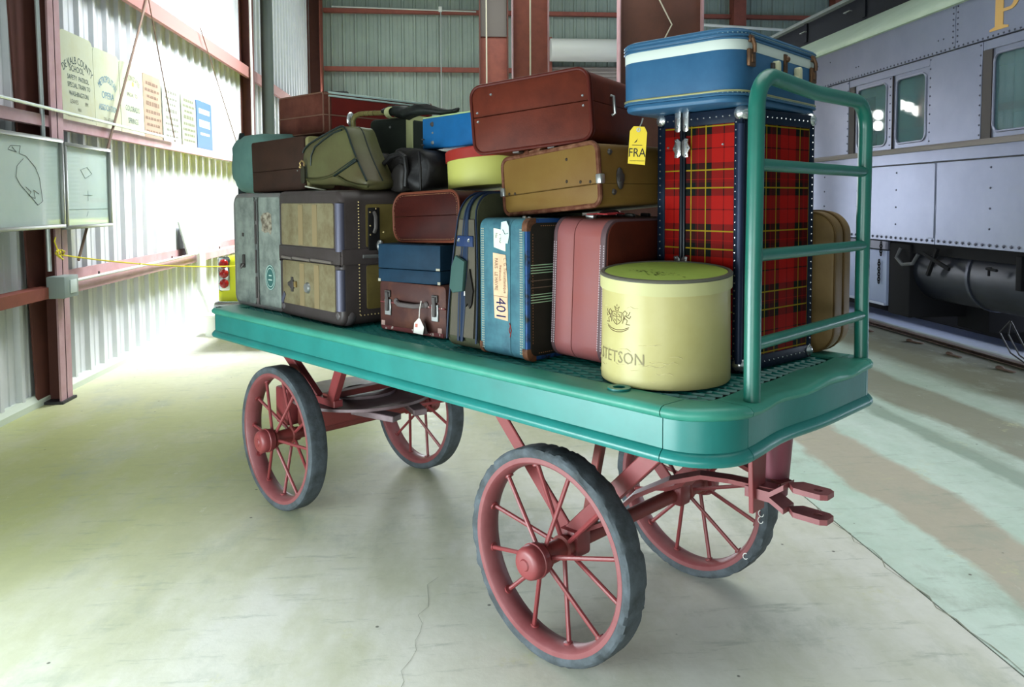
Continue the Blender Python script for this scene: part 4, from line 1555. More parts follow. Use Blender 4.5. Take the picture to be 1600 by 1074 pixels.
# paper tag tied to its handle
t = Bag('paper_tag', 'white paper tag hanging from the handle of the small brown case', 'tag', 1.4875, .195, H + .012, .05, .012, .06, .25, 0, -.10, None)
m = MB()
m.prism([(.0, .004), (.048, 0), (.052, .03), (.026, .068), (.002, .044)], 'y', 0, .0015)
t.add('card', m, M('white_card', S(236, 232, 222), .8), smooth=False)
m = MB()
m.box(.008, .02, -.001, 0, .028, .042)
t.add('stamp', m, M('red_stamp', S(204, 120, 104), .8), smooth=False)
m = MB()
m.tube([(.026, 0, .062), (.029, -.004, .10), (.032, .0, .135)], .0022, 6)
t.add('string', m, M('white_string', S(220, 214, 206), .8))
m = MB()
m.prism([(.040, .002), (.068, .004), (.050, .050)], 'y', .006, .009)
t.add('card_back', m, M('dark_card', S(60, 50, 46), .8), smooth=False)

# 4 small blue case ------------------------------------------------------
w, d, h = .338, .28, .158
g = Bag('blue_box_case', 'small square blue case lying on the brown case', 'suitcase', 1.25, .195, H + .2105, w, d, h, .20)
M_BLU = M('navy_blue_cloth', S(38, 74, 100), .6, 0, S(30, 60, 84), 12, .35, .7, .15, 300)
m = MB()
m.box(0, w, 0, d, 0, h * .345, .004)
g.add('lower_shell', m, M_BLU)
m = MB()
m.box(0, w, 0, d, h * .355, h, .004)
g.add('lid', m, M_BLU)
m = MB()
for x0 in (.0, w - .014):
    m.box(x0, x0 + .014, -.0015, .001, .0, .012)
m.box(w - .022, w - .002, -.0015, 0, h * .36, h * .42)
g.add('worn_corner', m, M('bare_board', S(160, 156, 140), .8), smooth=False)

# 5 dark red case --------------------------------------------------------
w, d, h = .42, .40, .205
g = Bag('oxblood_case', 'dark red case with stitched rounded corners, top of the small stack', 'suitcase', 1.235, .29, H + .372, w, d, h, .03, .035)
M_OX = M('oxblood_leather', S(112, 44, 34), .55, 0, S(92, 36, 30), 10, .35, .7, .15, 120)
M_PIPE = M('tan_piping', S(128, 66, 44), .6)
m = MB()
m.prism(rr(w, h * .52, (.06, .05, .001, .001), 8), 'y', 0, d, .0015)
g.add('lower_shell', m, M_OX)
m = MB()
m.prism(rr(w, h * .472, (.001, .001, .05, .075), 8, 0, h * .526), 'y', 0, d, .0015)
g.add('upper_shell', m, M_OX)
m = MB()
m.tube([(p[0], .002, p[1]) for p in rr(w, h, (.06, .05, .05, .075), 8)], .0055, 6, True)
g.add('piping', m, M_PIPE)
m = MB()
pts = rr(w - .02, h - .02, (.05, .04, .04, .065), 6, .01, .01)
stitches(m, [(p[0], -.0012, p[1]) for p in pts + pts[:1]], .009, .0022, (0, -1, 0))
g.add('stitching', m, M('tan_thread', S(178, 128, 90), .8), smooth=False)['kind'] = 'stuff'

# 6 soft garment bag -----------------------------------------------------
w, d, h = .175, .60, .575
g = Bag('garment_bag', 'soft olive and grey travel bag with blue piping, standing left of the teal suitcase', 'bag', 1.738, .165, H, w, d, h, -.02)
M_OLV = M('olive_canvas', S(92, 94, 68), .8, 0, S(74, 78, 58), 6, .35, .7, .2, 200)
M_GREYC = M('grey_canvas', S(118, 110, 94), .8, 0, S(100, 96, 84), 5, .35, .7, .2, 200)
M_BPIPE = M('blue_piping', S(36, 56, 86), .5)
M_TEALC = M('teal_cloth', S(64, 96, 90), .75)
def wedge(co):
    """thin at the top, leaning a little"""
    t = max(0.0, min(1.0, co.z / h))
    k_ = 1.0 - .56 * t ** 1.1
    sag = .012 * sin(pi * t) * (1 if co.x > w * .5 else -1)
    return Vector((w * .50 + (co.x - w * .5) * k_ + .012 * t + sag, co.y + .03 * t * (1 - co.y / d), co.z))
def slices(pts, a0, a1, n, bevel):
    m = MB()
    rings = []
    for i in range(n + 1):
        x = a0 + (a1 - a0) * i / n
        rings.append([m.bm.verts.new((x, p[0], p[1])) for p in pts])
    N = len(pts)
    for A, B in zip(rings, rings[1:]):
        for k_ in range(N):
            m.bm.faces.new((A[k_], A[(k_ + 1) % N], B[(k_ + 1) % N], B[k_]))
    m.bm.faces.new(rings[0])
    m.bm.faces.new(list(reversed(rings[-1])))
    bmesh.ops.recalc_face_normals(m.bm, faces=m.bm.faces[:])
    return m
def dense_rr(ww, hh, rad, n=10):
    base = rr(ww, hh, rad, 6)
    out = []
    for a, b_ in zip(base, base[1:] + base[:1]):
        L_ = math.hypot(b_[0] - a[0], b_[1] - a[1])
        k_ = max(1, int(L_ / .05))
        for i in range(k_):
            out.append((a[0] + (b_[0] - a[0]) * i / k_, a[1] + (b_[1] - a[1]) * i / k_))
    return out
prof = dense_rr(d, h, (.05, .05, .07, .09))
m = slices(prof, 0, w, 6, 0)
m.warp(wedge)
g.add('bag_body', m, M_OLV, angle=60)
m = slices([(p[0] - .002, p[1]) for p in dense_rr(.012, h - .14, .004)], .022, w - .022, 4, 0)
m.warp(lambda co: Vector((co.x, co.y - .006, co.z + .045)))
m.warp(wedge)
g.add('front_gusset', m, M_GREYC)
for x in (.004, w * .42, w * .52, w - .004):
    m = MB()
    pts = [(x, p[0] - .007, p[1]) for p in prof if p[0] < .22 or p[1] > h - .02]
    # open run: up the front and over the top
    run = [(x, -.007, .03 + i * (h - .12) / 14) for i in range(15)] + [(x, .0 + .09 * (1 - cos(a_)) - .006, h - .09 + .09 * sin(a_) + .003) for a_ in [i * pi / 12 for i in range(1, 7)]] + [(x, .2, h + .003), (x, .4, h + .003)]
    m.tube(run, .0045 if x in (.004, w - .004) else .006, 6)
    m.warp(wedge)
    g.add('piping', m, M_BPIPE)
m = MB()
m.box(.03, w - .03, -.014, -.005, h * .66, h * .73, .003)
m.warp(wedge)
bnd = g.add('blue_band', m, M('royal_blue_band', S(36, 62, 110), .6))
for x in (.052, .112):
    m = MB()
    m.dome((x, -.0145, h * .70), .008, (0, -1, 0), .8, 10)
    m.warp(wedge)
    m.build('snap', CHROME, bnd)
m = MB()
m.prism([(.052, .0), (.095, .01), (.10, .12), (.055, .14), (.03, .10), (.028, .02)], 'y', -.03, -.012, .006, Matrix.Translation((0, 0, h * .36)))
m.warp(wedge)
g.add('handle_flap', m, M_TEALC)
m = MB()
m.prism([(.095, .22), (.120, .30), (.150, .22), (.142, .17), (.130, .155), (.118, .175), (.105, .16)], 'y', -.016, -.009)
m.warp(wedge)
g.add('dark_flap', m, M('dark_flap', S(44, 40, 34), .7), smooth=False)
m = MB()
m.box(.088, .100, -.014, -.007, .20, .225)
m.warp(wedge)
g.add('white_label', m, M('white_card', S(236, 232, 222), .8) if 'white_card' not in bpy.data.materials else bpy.data.materials['white_card'], smooth=False)

# 7 teal suitcase --------------------------------------------------------
w, d, h = .245, .58, .487
g = Bag('teal_suitcase', 'teal suitcase standing on edge with a paper 401 label and black striped side', 'suitcase', 1.922, .167, H, w, d, h, -.038)
M_TEAL = M('teal_cloth_case', S(54, 94, 104), .6, 0, S(38, 70, 82), 12, .42, .70, .2, 250)
M_BLKC = M('black_cloth_side', S(30, 28, 22), .75, 0, S(40, 36, 28), 8, .3, .7, .12, 250)
M_TRIMB = M('blue_edge_trim', S(44, 92, 160), .5, 0, S(40, 46, 52), 24, .5, .62)
xs = w * .66
out = rr(d, h, .035, 5)
m = MB()
m.prism(out, 'x', .0, xs - .001, .004)
g.add('left_shell', m, M_TEAL)
m = MB()
m.prism(out, 'x', xs + .001, w - .012, .002)
g.add('right_shell', m, M_TEAL)
m = MB()
m.prism(out, 'x', w - .0115, w, .005)
g.add('edge_trim', m, M_TRIMB)
m = MB()
m.prism(rr(d - .03, h - .03, .03, 5, .015, .015), 'x', w - .002, w + .003, .002)
sd = g.add('side_panel', m, M_BLKC)
m = MB()
for z in (.300, .309, .318, .327):
    m.box(w + .003, w + .0037, .016, d - .016, z, z + .0028)
for z in (.199, .208, .217, .226):
    m.box(w + .003, w + .0037, .016, d - .016, z, z + .0028)
g.add('pale_stripe', m, M('pale_green_stripe', S(170, 206, 170), .7), smooth=False)
m = MB()
for z in (.250, .274):
    m.box(w + .003, w + .0037, .016, d - .016, z, z + .0028)
g.add('grey_stripe', m, M('brown_stripe', S(140, 120, 104), .7), smooth=False)
M_THR = M('pale_thread', S(150, 156, 140), .8)
m = MB()
for x in (.012, .020, w - .032, w - .024):
    stitches(m, [(x, -.0008, .02), (x, -.0008, h - .03)], .0085, .0055, (0, -1, 0))
o = g.add('stitching', m, M_THR, smooth=False)
o['kind'] = 'stuff'
m = MB()
pts = rr(d - .05, h - .05, .025, 4, .025, .025)
stitches(m, [(w + .0034, p[0], p[1]) for p in pts + pts[:1]], .010, .0025, (1, 0, 0))
g.add('side_stitching', m, M('tan_thread', S(178, 128, 90), .8) if 'tan_thread' not in bpy.data.materials else bpy.data.materials['tan_thread'], smooth=False)['kind'] = 'stuff'
M_TAN = M('worn_tan_corner', S(140, 92, 64), .7, 0, S(96, 64, 46), 30, .4, .6)
for z, sg in ((.0, 1), (h, -1)):
    for x0, x1 in ((-.003, .014), (w - .024, w + .002)):
        if sg < 0 and x0 < 0:
            continue
        m = MB()
        m.prism(rr(.045, .045, (.030 if sg > 0 else 0, 0, 0, .030 if sg < 0 else 0), 4, -.002, z - (.002 if sg > 0 else .043)), 'x', x0, x1, .002)
        g.add('corner_patch', m, M_TAN)
# paper labels, reading downwards
m = MB()
m.prism([(.080, .135), (.150, .130), (.150, .165), (.148, .205), (.150, .24), (.139, .36), (.073, .365), (.074, .25)], 'y', -.0016, .0005)
lb = g.add('paper_label', m, M('buff_paper', S(222, 186, 152), .8, 0, S(204, 168, 134), 20, .4, .7), smooth=False)
INK_N = M('navy_ink', S(42, 50, 104), .8)
INK_BR = M('brown_ink', S(134, 100, 80), .8)
m = MB()
text_bm(m, '401', .072, front_text(.112, -.0022, .170, -pi / 2), sx=.72)
m.build('number_print', INK_N, lb, False)
m = MB()
text_bm(m, 'C. G. Transatlantique', .021, front_text(.136, -.0022, .288, -pi / 2), sx=.68)
text_bm(m, 'PARIS   LE HAVRE', .024, front_text(.090, -.0022, .290, -pi / 2), sx=.62)
m.box(.076, .146, -.0022, -.0017, .2125, .2140)
m.build('label_print', INK_BR, lb, False)
m = MB()
text_bm(m, 'franzosisch', .018, front_text(.112, -.0022, .295, -pi / 2 - .06), sx=.7)
m.build('handwriting', M('brown_red_ink', S(150, 84, 62), .8), lb, False)
m = MB()
m.prism([(.078, .385), (.139, .372), (.139, .445), (.077, .452)], 'y', -.0016, .0005)
lb2 = g.add('small_label', m, M('cream_paper', S(214, 216, 196), .8), smooth=False)
m = MB()
text_bm(m, '146', .030, front_text(.117, -.0022, .418, -pi / 2), sx=.8)
text_bm(m, 'No.', .018, front_text(.092, -.0022, .425, -pi / 2), sx=.8)
m.build('label_print', IRON, lb2, False)
m = MB()
m.prism([(.118, .402), (.152, .40), (.160, .43), (.158, .46), (.146, .478), (.120, .474), (.117, .44)], 'y', -.0034, -.0016)
g.add('string_tag', m, M('pale_blue_tag', S(196, 222, 216), .7), smooth=False)
m = MB()
m.tube([(.128, -.0042, .448), (.14, -.0042, .432), (.156, -.0042, .436)], .0012, 5)
g.add('tag_mark', m, IRON)
m = MB()
for a_, b_ in (((.157, .125), (.167, .10)), ((.167, .10), (.160, .075)), ((.163, .118), (.155, .098)), ((.155, .098), (.160, .088))):
    m.tube([(a_[0], -.001, a_[1]), (b_[0], -.001, b_[1])], .0016, 5)
g.add('red_mark', m, M('red_scrawl', S(176, 60, 54), .7))
m = MB()
m.dome((.17, .06, h), .009, (0, 0, 1), 1, 10)
m.dome((.205, .05, h), .007, (0, 0, 1), 1, 10)
g.add('top_stud', m, NICKEL)

# 8 mauve suitcase -------------------------------------------------------
w, d, h = .222, .52, .482
g = Bag('mauve_suitcase', 'dusty pink suitcase standing on edge between the teal case and the oval hat box', 'suitcase', 2.185, .257, H + .010, w, d, h, .035, -.04)
M_MAUV = M('dusty_pink_vinyl', S(144, 92, 94), .42, 0, S(150, 82, 74), 3, .3, .75, .08, 150)
M_MBIND = M('grey_mauve_binding', S(112, 86, 90), .5)
M_BRS = M('brown_cloth_side', S(98, 40, 26), .7, 0, S(80, 34, 24), 9, .3, .7, .12, 250)
out = rr(d, h, .06, 7)
xs = w * .39
m = MB()
m.prism(out, 'x', .008, xs - .001, .002)
g.add('left_shell', m, M_MAUV)
m = MB()
m.prism(out, 'x', xs + .001, w - .012, .002)
g.add('right_shell', m, M_MAUV)
for x0, x1 in ((-.002, .014), (w - .026, w - .004)):
    m = MB()
    m.prism(rr(d + .004, h + .004, .062, 7, -.002, -.002), 'x', x0, x1, .003)
    g.add('edge_binding', m, M_MBIND)
m = MB()
m.prism(rr(d - .012, h - .012, .056, 6, .006, .006), 'x', w - .006, w + .001, .003)
g.add('side_panel', m, M_BRS)
m = MB()
for x in (.003, .012, w - .024, w - .010):
    run = [(x, -.003, .05 + i * .02) for i in range(int((h - .11) / .02) + 1)]
    stitches(m, [run[0], run[-1]], .008, .004, (0, -1, 0))
o = g.add('stitching', m, M('mauve_thread', S(172, 156, 160), .8), smooth=False)
o['kind'] = 'stuff'
m = MB()
handle(m, (.09, .12, h + .001), (.09, .26, h + .001), .018, (0, 0, 1), .007)
g.add('handle', m, M_MBIND)
for y, mt in ((.07, NICKEL), (.30, NICKEL), (.40, IRON)):
    m = MB()
    m.box(.075, .11, y, y + .02, h - .001, h + .012, .004)
    g.add('latch', m, mt)
# red cord lying on it
t = Bag('red_cord', 'thin red cord lying on top of the dusty pink suitcase', 'cord', 2.30, .28, H + .497, .08, .2, .01, .0, 0, 0, None)
m = MB()
m.tube([(.01, .02, .004), (.03, .05, .006), (.02, .09, .004), (.06, .12, .008), (.05, .17, .004)], .0028, 6)
m.tube([(.03, .05, .006), (.065, .06, .004), (.07, .1, .004)], .0025, 6)
t.add('strand', m, M('red_thread', S(190, 56, 60), .7))

# 9 oval hat box at the front ---------------------------------------------
R9 = .195
g = Bag('hat_box', 'large round cream-yellow hat box with an olive lid, lettered STETSON', 'hat box', 2.617 - R9, .312 - R9, H, 2 * R9, 2 * R9, .32, .0)
M_HB = M('cream_yellow_card', S(210, 200, 140), .34, 0, S(196, 184, 116), 3, .35, .75, .04, 20)
M_LID = M('olive_lid_top', S(160, 184, 84), .6, 0, S(146, 170, 74), 5, .4, .7)
M_LIDB = M('cream_lid_band', S(196, 192, 138), .45)
M_GRIM = M('grey_rim', S(120, 118, 104), .6)
C9 = (R9, R9, 0)
SY9 = 1.04
m = MB()
m.lathe([(0, .0), (R9 - .003, .0), (R9, .004), (R9 - .003, .286), (R9 - .012, .286), (0, .286)], 'z', 72, False, C9, 1, SY9)
g.add('box_wall', m, M_HB)
PV = Vector((R9 + .56 * R9, R9 - .83 * R9, 0))     # the lid sits up a little at the back
LT = (Matrix.Translation((0, 0, .272)) @ Matrix.Translation(PV) @ Matrix.Rotation(radians(4.0), 4, Vector((.83, .56, 0))) @ Matrix.Translation(-PV) @ Matrix.Translation((R9, 0, 0)))
m = MB()
LR = R9 + .003
m.lathe([(LR - .006, 0), (LR, 0), (LR, .040), (LR - .006, .043)], 'z', 72, True, (0, R9, 0), 1, SY9, LT)
ld = g.add('lid', m, M_LIDB)
m = MB()
m.lathe([(LR - .014, .0435), (LR - .012, .047), (LR - .002, .046), (LR + .0015, .042), (LR + .001, .038), (LR - .002, .038)], 'z', 72, True, (0, R9, 0), 1, SY9, LT)
m.build('lid_rim', M_GRIM, ld)
m = MB()
m.lathe([(0, .045), (LR - .012, .0435), (LR - .012, .038), (0, .038)], 'z', 72, False, (0, R9, 0), 1, SY9, LT)
m.build('lid_top', M_LID, ld)
m = MB()
rnd = random.Random(2)
for i in range(46):
    a_ = rnd.uniform(0, 6.28)
    q = (rnd.gauss(0, .045), .13 + rnd.gauss(0, .018))
    l = rnd.uniform(.002, .012)
    p1 = LT @ Vector((q[0], q[1], .0458))
    p2 = LT @ Vector((q[0] + l, q[1] - l * .2, .0458))
    p3 = LT @ Vector((q[0] + l, q[1] + .003, .0458))
    m.quad(p1, p2, p3, LT @ Vector((q[0], q[1] + .003, .0458)))
m.build('scuff_mark', M('lid_scuff', S(96, 110, 52), .8), ld, False)
# printed crest and name wrapped round the wall
def wrap(ang0, zc):
    def fn(co):
        a_ = ang0 + co.x / R9
        rr_ = R9 - .0035 + co.z
        zz = zc + co.y
        rr_ = R9 + .0012 - .004 * zz / .29 + co.z
        return Vector((R9 + rr_ * sin(a_), R9 - SY9 * rr_ * cos(a_), zz))
    return fn
A9 = radians(-8)
def view_ang(deg):
    return radians(deg)
m = MB()
text_bm(m, 'STETSON', .050, Matrix.Identity(4), sx=.92)
m.warp(wrap(radians(-10), .083))
g.add('name_print', m, M_plain('grey_print', S(118, 108, 70), .6), smooth=False)
m = MB()
def crest(m):
    T = lambda pts: m.tube([(p[0] * 1.5, p[1], 0) for p in pts], .0011, 4)
    T([(-.013, .018), (.013, .018), (.013, -.006), (.006, -.016), (0, -.02), (-.006, -.016), (-.013, -.006), (-.013, .018)])
    T([(-.013, .004), (.013, .004)])
    T([(0, .018), (0, -.02)])
    T([(-.004, .022), (-.007, .034), (0, .027), (.007, .034), (.004, .022), (-.004, .022)])
    T([(0, .034), (0, .040)])
    for sg in (-1, 1):
        T([(sg * .016, -.014), (sg * .019, .004), (sg * .016, .016), (sg * .022, .024), (sg * .027, .018), (sg * .024, .008), (sg * .031, .012), (sg * .034, .022)])
        T([(sg * .019, .004), (sg * .028, -.004), (sg * .025, -.016), (sg * .034, -.016)])
        T([(sg * .024, .008), (sg * .033, .002), (sg * .036, .010)])
        T([(sg * .02, -.004), (sg * .022, .01)])
    T([(-.032, -.024), (-.016, -.033), (0, -.036), (.016, -.033), (.032, -.024)])
    T([(-.03, -.029), (-.015, -.039), (0, -.042), (.015, -.039), (.03, -.029)])
    T([(-.008, .012), (-.004, .008)])
    T([(.004, .012), (.009, .007)])
    T([(-.008, -.004), (-.003, -.009)])
    T([(.003, -.003), (.008, -.008)])
crest(m)
m.warp(wrap(radians(-11), .200))
g.add('crest_print', m, M_plain('brown_print', S(98, 80, 50), .6), smooth=False)
m = MB()
for i in range(26):                      # pale creases in the card
    a_ = rnd.uniform(-60, 40)
    z_ = rnd.choice((rnd.uniform(.02, .10), rnd.uniform(.02, .24)))
    n = rnd.randint(2, 5)
    pts = [(i_ * .012, (rnd.uniform(-.004, .004)), 0) for i_ in range(n)]
    sub = MB()
    sub.tube(pts, .0007, 4)
    sub.warp(wrap(radians(a_), z_))
    me = bpy.data.meshes.new('tmp')
    sub.bm.to_mesh(me)
    sub.bm.free()
    m.bm.from_mesh(me)
    bpy.data.meshes.remove(me)
g.add('crease', m, M('pale_crease', S(224, 214, 160), .5), smooth=False)['kind'] = 'stuff'

# 10 tall plaid trunk ------------------------------------------------------
def plaid_material():
    k = NT('red_tartan')
    uv = k.sep(k.coord('UV'))
    def fr(x, off=0.0):
        return k.math('FRACT', k.math('ADD', k.math('DIVIDE', x, .198), off))
    def stripe(t):
        """thread colour as a constant ramp over one repeat"""
        nd = k.n('ShaderNodeValToRGB')
        cr = nd.color_ramp
        cr.interpolation = 'CONSTANT'
        R_, D_, K_, B_ = S(178, 24, 16), S(84, 12, 10), S(12, 18, 14), S(36, 6, 8)
        stops = [(0, K_), (.10, D_), (.145, R_), (.16, D_), (.30, K_), (.42, R_), (.645, B_), (.665, R_), (.88, K_)]
        while len(cr.elements) < len(stops):
            cr.elements.new(.5)
        for e, (p, c) in zip(cr.elements, stops):
            e.position = p
            e.color = c
        k.l(t, nd.inputs[0])
        return nd.outputs[0]
    tu, tv = fr(uv[0], .30), fr(uv[1], .05)
    c = k.mix(.5, stripe(tu), stripe(tv))
    def line(t, p, w):
        return k.math('LESS_THAN', k.math('ABSOLUTE', k.math('SUBTRACT', t, p)), w)
    yl = k.math('MAXIMUM', k.math('MAXIMUM', line(tv, .012, .011), line(tv, .305, .011)), k.math('MAXIMUM', line(tu, .012, .010), line(tu, .305, .010)))
    c = k.mix(k.math('MULTIPLY', yl, .9), c, S(170, 146, 26))
    k.l(c, k.b.inputs['Base Color'])
    k.b.inputs['Roughness'].default_value = .55
    k.b.inputs['Specular IOR Level'].default_value = .12
    k.bump(k.noise(k.coord(), 500, 2), .1, .002)
    return k.m
M_PLAID = plaid_material()
M_NAVY = M('navy_leather_edge', S(28, 44, 66), .45, 0, S(22, 34, 52), 14, .35, .7)
w, d, h = .335, .413, .834
g = Bag('plaid_trunk', 'tall red tartan wardrobe trunk with navy edges, standing behind the end rail', 'trunk', 2.432, .537, H, w, d, h, -.092)
m = MB()
m.box(0, w, 0, d, 0, h, .006)
g.add('carcass', m, M_NAVY)
xh = .106                                  # the opening line on the front face
def plaid_panel(nm, pts3, nrm):
    """flat cloth panel with metre UVs; pts3: (corner, u, v)"""
    m = MB()
    vs = [m.bm.verts.new(p) for p, _, _ in pts3]
    f_ = m.bm.faces.new(vs)
    uvl = m.bm.loops.layers.uv.new('UVMap')
    for lp, (_, uu, vv) in zip(f_.loops, pts3):
        lp[uvl].uv = (uu, vv)
    ret = bmesh.ops.solidify(m.bm, geom=[f_], thickness=.004)
    bmesh.ops.recalc_face_normals(m.bm, faces=m.bm.faces[:])
    return g.add(nm, m, M_PLAID, smooth=False)
e_ = .028
for x0, x1 in ((e_ + .004, xh - .010), (xh + .014, w - e_)):
    plaid_panel('tartan_panel', [((x0, -.003, .04), x0, .04), ((x1, -.003, .04), x1, .04), ((x1, -.003, h - .045), x1, h - .045), ((x0, -.003, h - .045), x0, h - .045)], None)
plaid_panel('tartan_panel', [((w + .003, .03, .045), .44, .045), ((w + .003, d - .03, .045), .44 + d - .06, .045), ((w + .003, d - .03, h - .045), .44 + d - .06, h - .045), ((w + .003, .03, h - .045), .44, h - .045)], None)
m = MB()
for x0, x1 in ((0, e_ + .004), (w - e_, w + .002)):
    m.box(x0, x1, -.006, .002, 0, h, .003)
m.box(0, w, -.006, .002, 0, .04, .003)
m.box(0, w, -.006, .002, h - .045, h, .003)
g.add('front_binding', m, M_NAVY)
m = MB()
for y0, y1 in ((0, .03), (d - .03, d)):
    m.box(w - .002, w + .006, y0, y1, 0, h, .003)
m.box(w - .002, w + .006, 0, d, 0, .045, .003)
m.box(w - .002, w + .006, 0, d, h - .045, h, .003)
g.add('side_binding', m, M_NAVY)
m = MB()
m.tube([(w - .004, -.004, .03), (w - .004, -.004, h - .05)], .012, 10)
g.add('corner_bead', m, M('bead_edge', S(48, 62, 92), .4, .2))
m = MB()
m.box(xh - .010, xh + .002, -.010, .0, 0, h, .004)
m.box(xh + .003, xh + .014, -.010, .0, 0, h, .004)
g.add('closing_edge', m, M('black_edge', S(24, 30, 40), .35))
m = MB()
for i in range(34):
    z = .02 + i * (h - .04) / 33
    m.dome((.012, -.006, z), .0032, (0, -1, 0), .8)
    m.dome((w - .02, -.006, z), .003, (0, -1, 0), .8)
    m.dome((w + .006, d - .012, z), .003, (1, 0, 0), .8)
for i in range(13):
    m.dome((.02 + i * (w - .04) / 12, -.006, h - .022), .0034, (0, -1, 0), .8)
for i in range(15):
    m.dome((w + .006, .02 + i * (d - .04) / 14, h - .022), .003, (1, 0, 0), .8)
    m.dome((w + .006, .02 + i * (d - .04) / 14, .022), .003, (1, 0, 0), .8)
for x, z in ((.045, h - .11), (.265, h - .11)):
    m.dome((x, -.004, z), .005, (0, -1, 0), .8)
o = g.add('studs', m, CHROME, smooth=False)
o['kind'] = 'stuff'
def butterfly(z, nm='butterfly_catch'):
    for sg in (-1, 1):
        m = MB()
        cx = xh + .002 + sg * .002
        pts = [(cx, z - .022), (cx + sg * .012, z - .032), (cx + sg * .026, z - .030), (cx + sg * .024, z - .016), (cx + sg * .034, z), (cx + sg * .024, z + .016), (cx + sg * .026, z + .030), (cx + sg * .012, z + .032), (cx, z + .022)]
        if sg < 0:
            pts = pts[::-1]
        m.prism(pts, 'y', -.016, -.009, .002)
        for dx, dz in ((.018, .024), (.018, -.024), (.026, 0)):
            m.dome((cx + sg * dx, -.016, z + dz), .004, (0, -1, 0), .8)
        g.add(nm, m, CHROME)
butterfly(h - .115)
butterfly(h - .505)
for sg in (-1, 1):
    m = MB()
    cx = xh + .002 + sg * .016
    m.prism(rr(.024, .075, (.011, .011, .003, .003), 4, cx - .012, h - .062), 'y', -.014, -.005, .002)
    m.dome((cx, -.014, h - .045), .005, (0, -1, 0), .8)
    g.add('top_clip', m, CHROME)
def corner_cap(x, y, z, sx, sy, sz):
    m = MB()
    m.ball((x, y, z), .026, 12, 8)
    m.ball((x + sx * .018, y - .001, z + sz * .026), .020, 10, 8, (1, .45, 1.3))
    m.ball((x - .001, y + sy * .020, z + sz * .026), .020, 10, 8, (.45, 1, 1.3))
    g.add('corner_cap', m, CHROME)
corner_cap(.014, .010, h - .016, 1, 1, -1)
corner_cap(w - .010, .010, h - .016, -1, 1, -1)
corner_cap(w - .010, d - .010, h - .016, -1, -1, -1)
corner_cap(w - .010, .012, .024, -1, 1, 1)
corner_cap(w - .010, d - .012, .024, -1, -1, 1)
corner_cap(.014, .012, .024, 1, 1, 1)

# 11 big blue suitcase on top ------------------------------------------------
w, d, h = .435, .66, .226
g = Bag('blue_suitcase', 'large blue suitcase with a white band and brass catches, lying on the tartan trunk', 'suitcase', 2.372, .375, H + .836, w, d, h, .052, .010)
M_BSC = M('blue_grained_cloth', S(56, 108, 148), .55, 0, S(48, 98, 138), 12, .35, .7, .12, 400)
M_BTRIM = M('blue_vinyl_trim', S(62, 112, 150), .4)
M_BAND = M('white_band', S(206, 216, 208), .55)
RC = .085
out = rr(w, d, RC, 9)
def lay(nm, z0, z1, grow, mat, bev=.0):
    m = MB()
    m.prism([(p[0], p[1]) for p in rr(w + 2 * grow, d + 2 * grow, RC + grow, 9, -grow, -grow)], 'z', z0, z1, bev)
    return g.add(nm, m, mat)
lay('base_trim', .0, .026, -.004, M_BTRIM, .012)
lay('body_shell', .024, h - .066, 0, M_BSC, .001)
lay('band', h - .0665, h - .034, .0008, M_BAND, .001)
lay('lid', h - .034, h, 0, M_BTRIM, .012)
for z, mt in ((.026, M_BTRIM), (.036, M('brass_bead', S(150, 150, 110), .4, .5)), (h - .022, M_BTRIM), (h - .012, M_BTRIM), (h - .033, M_BTRIM)):
    m = MB()
    m.tube([(p[0], p[1], z) for p in rr(w + .002, d + .002, RC, 9, -.001, -.001)], .0035, 6, True)
    g.add('bead', m, mt)
m = MB()
pts = rr(w + .008, d + .008, RC, 9, -.004, -.004)
for z in (h - .017, .031):
    stitches(m, [(p[0], p[1], z) for p in pts + pts[:1]], .008, .0025, (1, 0, 0))
o = g.add('stitching', m, M('pale_stitch', S(160, 190, 190), .8), smooth=False)
o['kind'] = 'stuff'
RUST = M('rusty_brass', S(110, 80, 56), .5, .5, S(70, 54, 44), 30, .35, .65)
for y in (.085, .562):
    m = MB()
    m.box(w - .002, w + .010, y - .022, y + .022, h - .115, h - .062, .004)
    lt = g.add('latch', m, RUST)
    m = MB()
    m.box(w + .008, w + .014, y - .012, y + .012, h - .104, h - .078, .003)
    m.tube([(w + .012, y + .004, h - .072), (w + .014, y, h - .05), (w + .008, y - .004, h - .03)], .007, 8)
    m.box(w - .002, w + .008, y - .014, y + .014, h - .042, h - .020, .003)
    m.build('hasp', RUST, lt).location = (-0, -0, 0)
    lt.children[0].location = (0, 0, 0)
y = .335
m = MB()
m.box(w - .002, w + .008, y - .010, y + .010, h - .105, h - .045, .003)
m.ball((w + .01, y, h - .062), .010, 8, 6)
g.add('centre_lock', m, RUST)
m = MB()
handle(m, (w + .002, .25, h - .105), (w + .002, .42, h - .105), .055, (.55, 0, -.85), .010)
for yy in (.25, .42):
    m.prism(rr(.024, .05, .010, 4, yy - .012, h - .128), 'x', w + .0, w + .022, .004)
g.add('handle', m, M('ivory_handle', S(214, 212, 176), .4))
m = MB()
for yy in (.236, .432):
    m.box(w - .002, w + .012, yy - .008, yy + .008, h - .105, h - .085, .003)
g.add('handle_post', m, IRON)

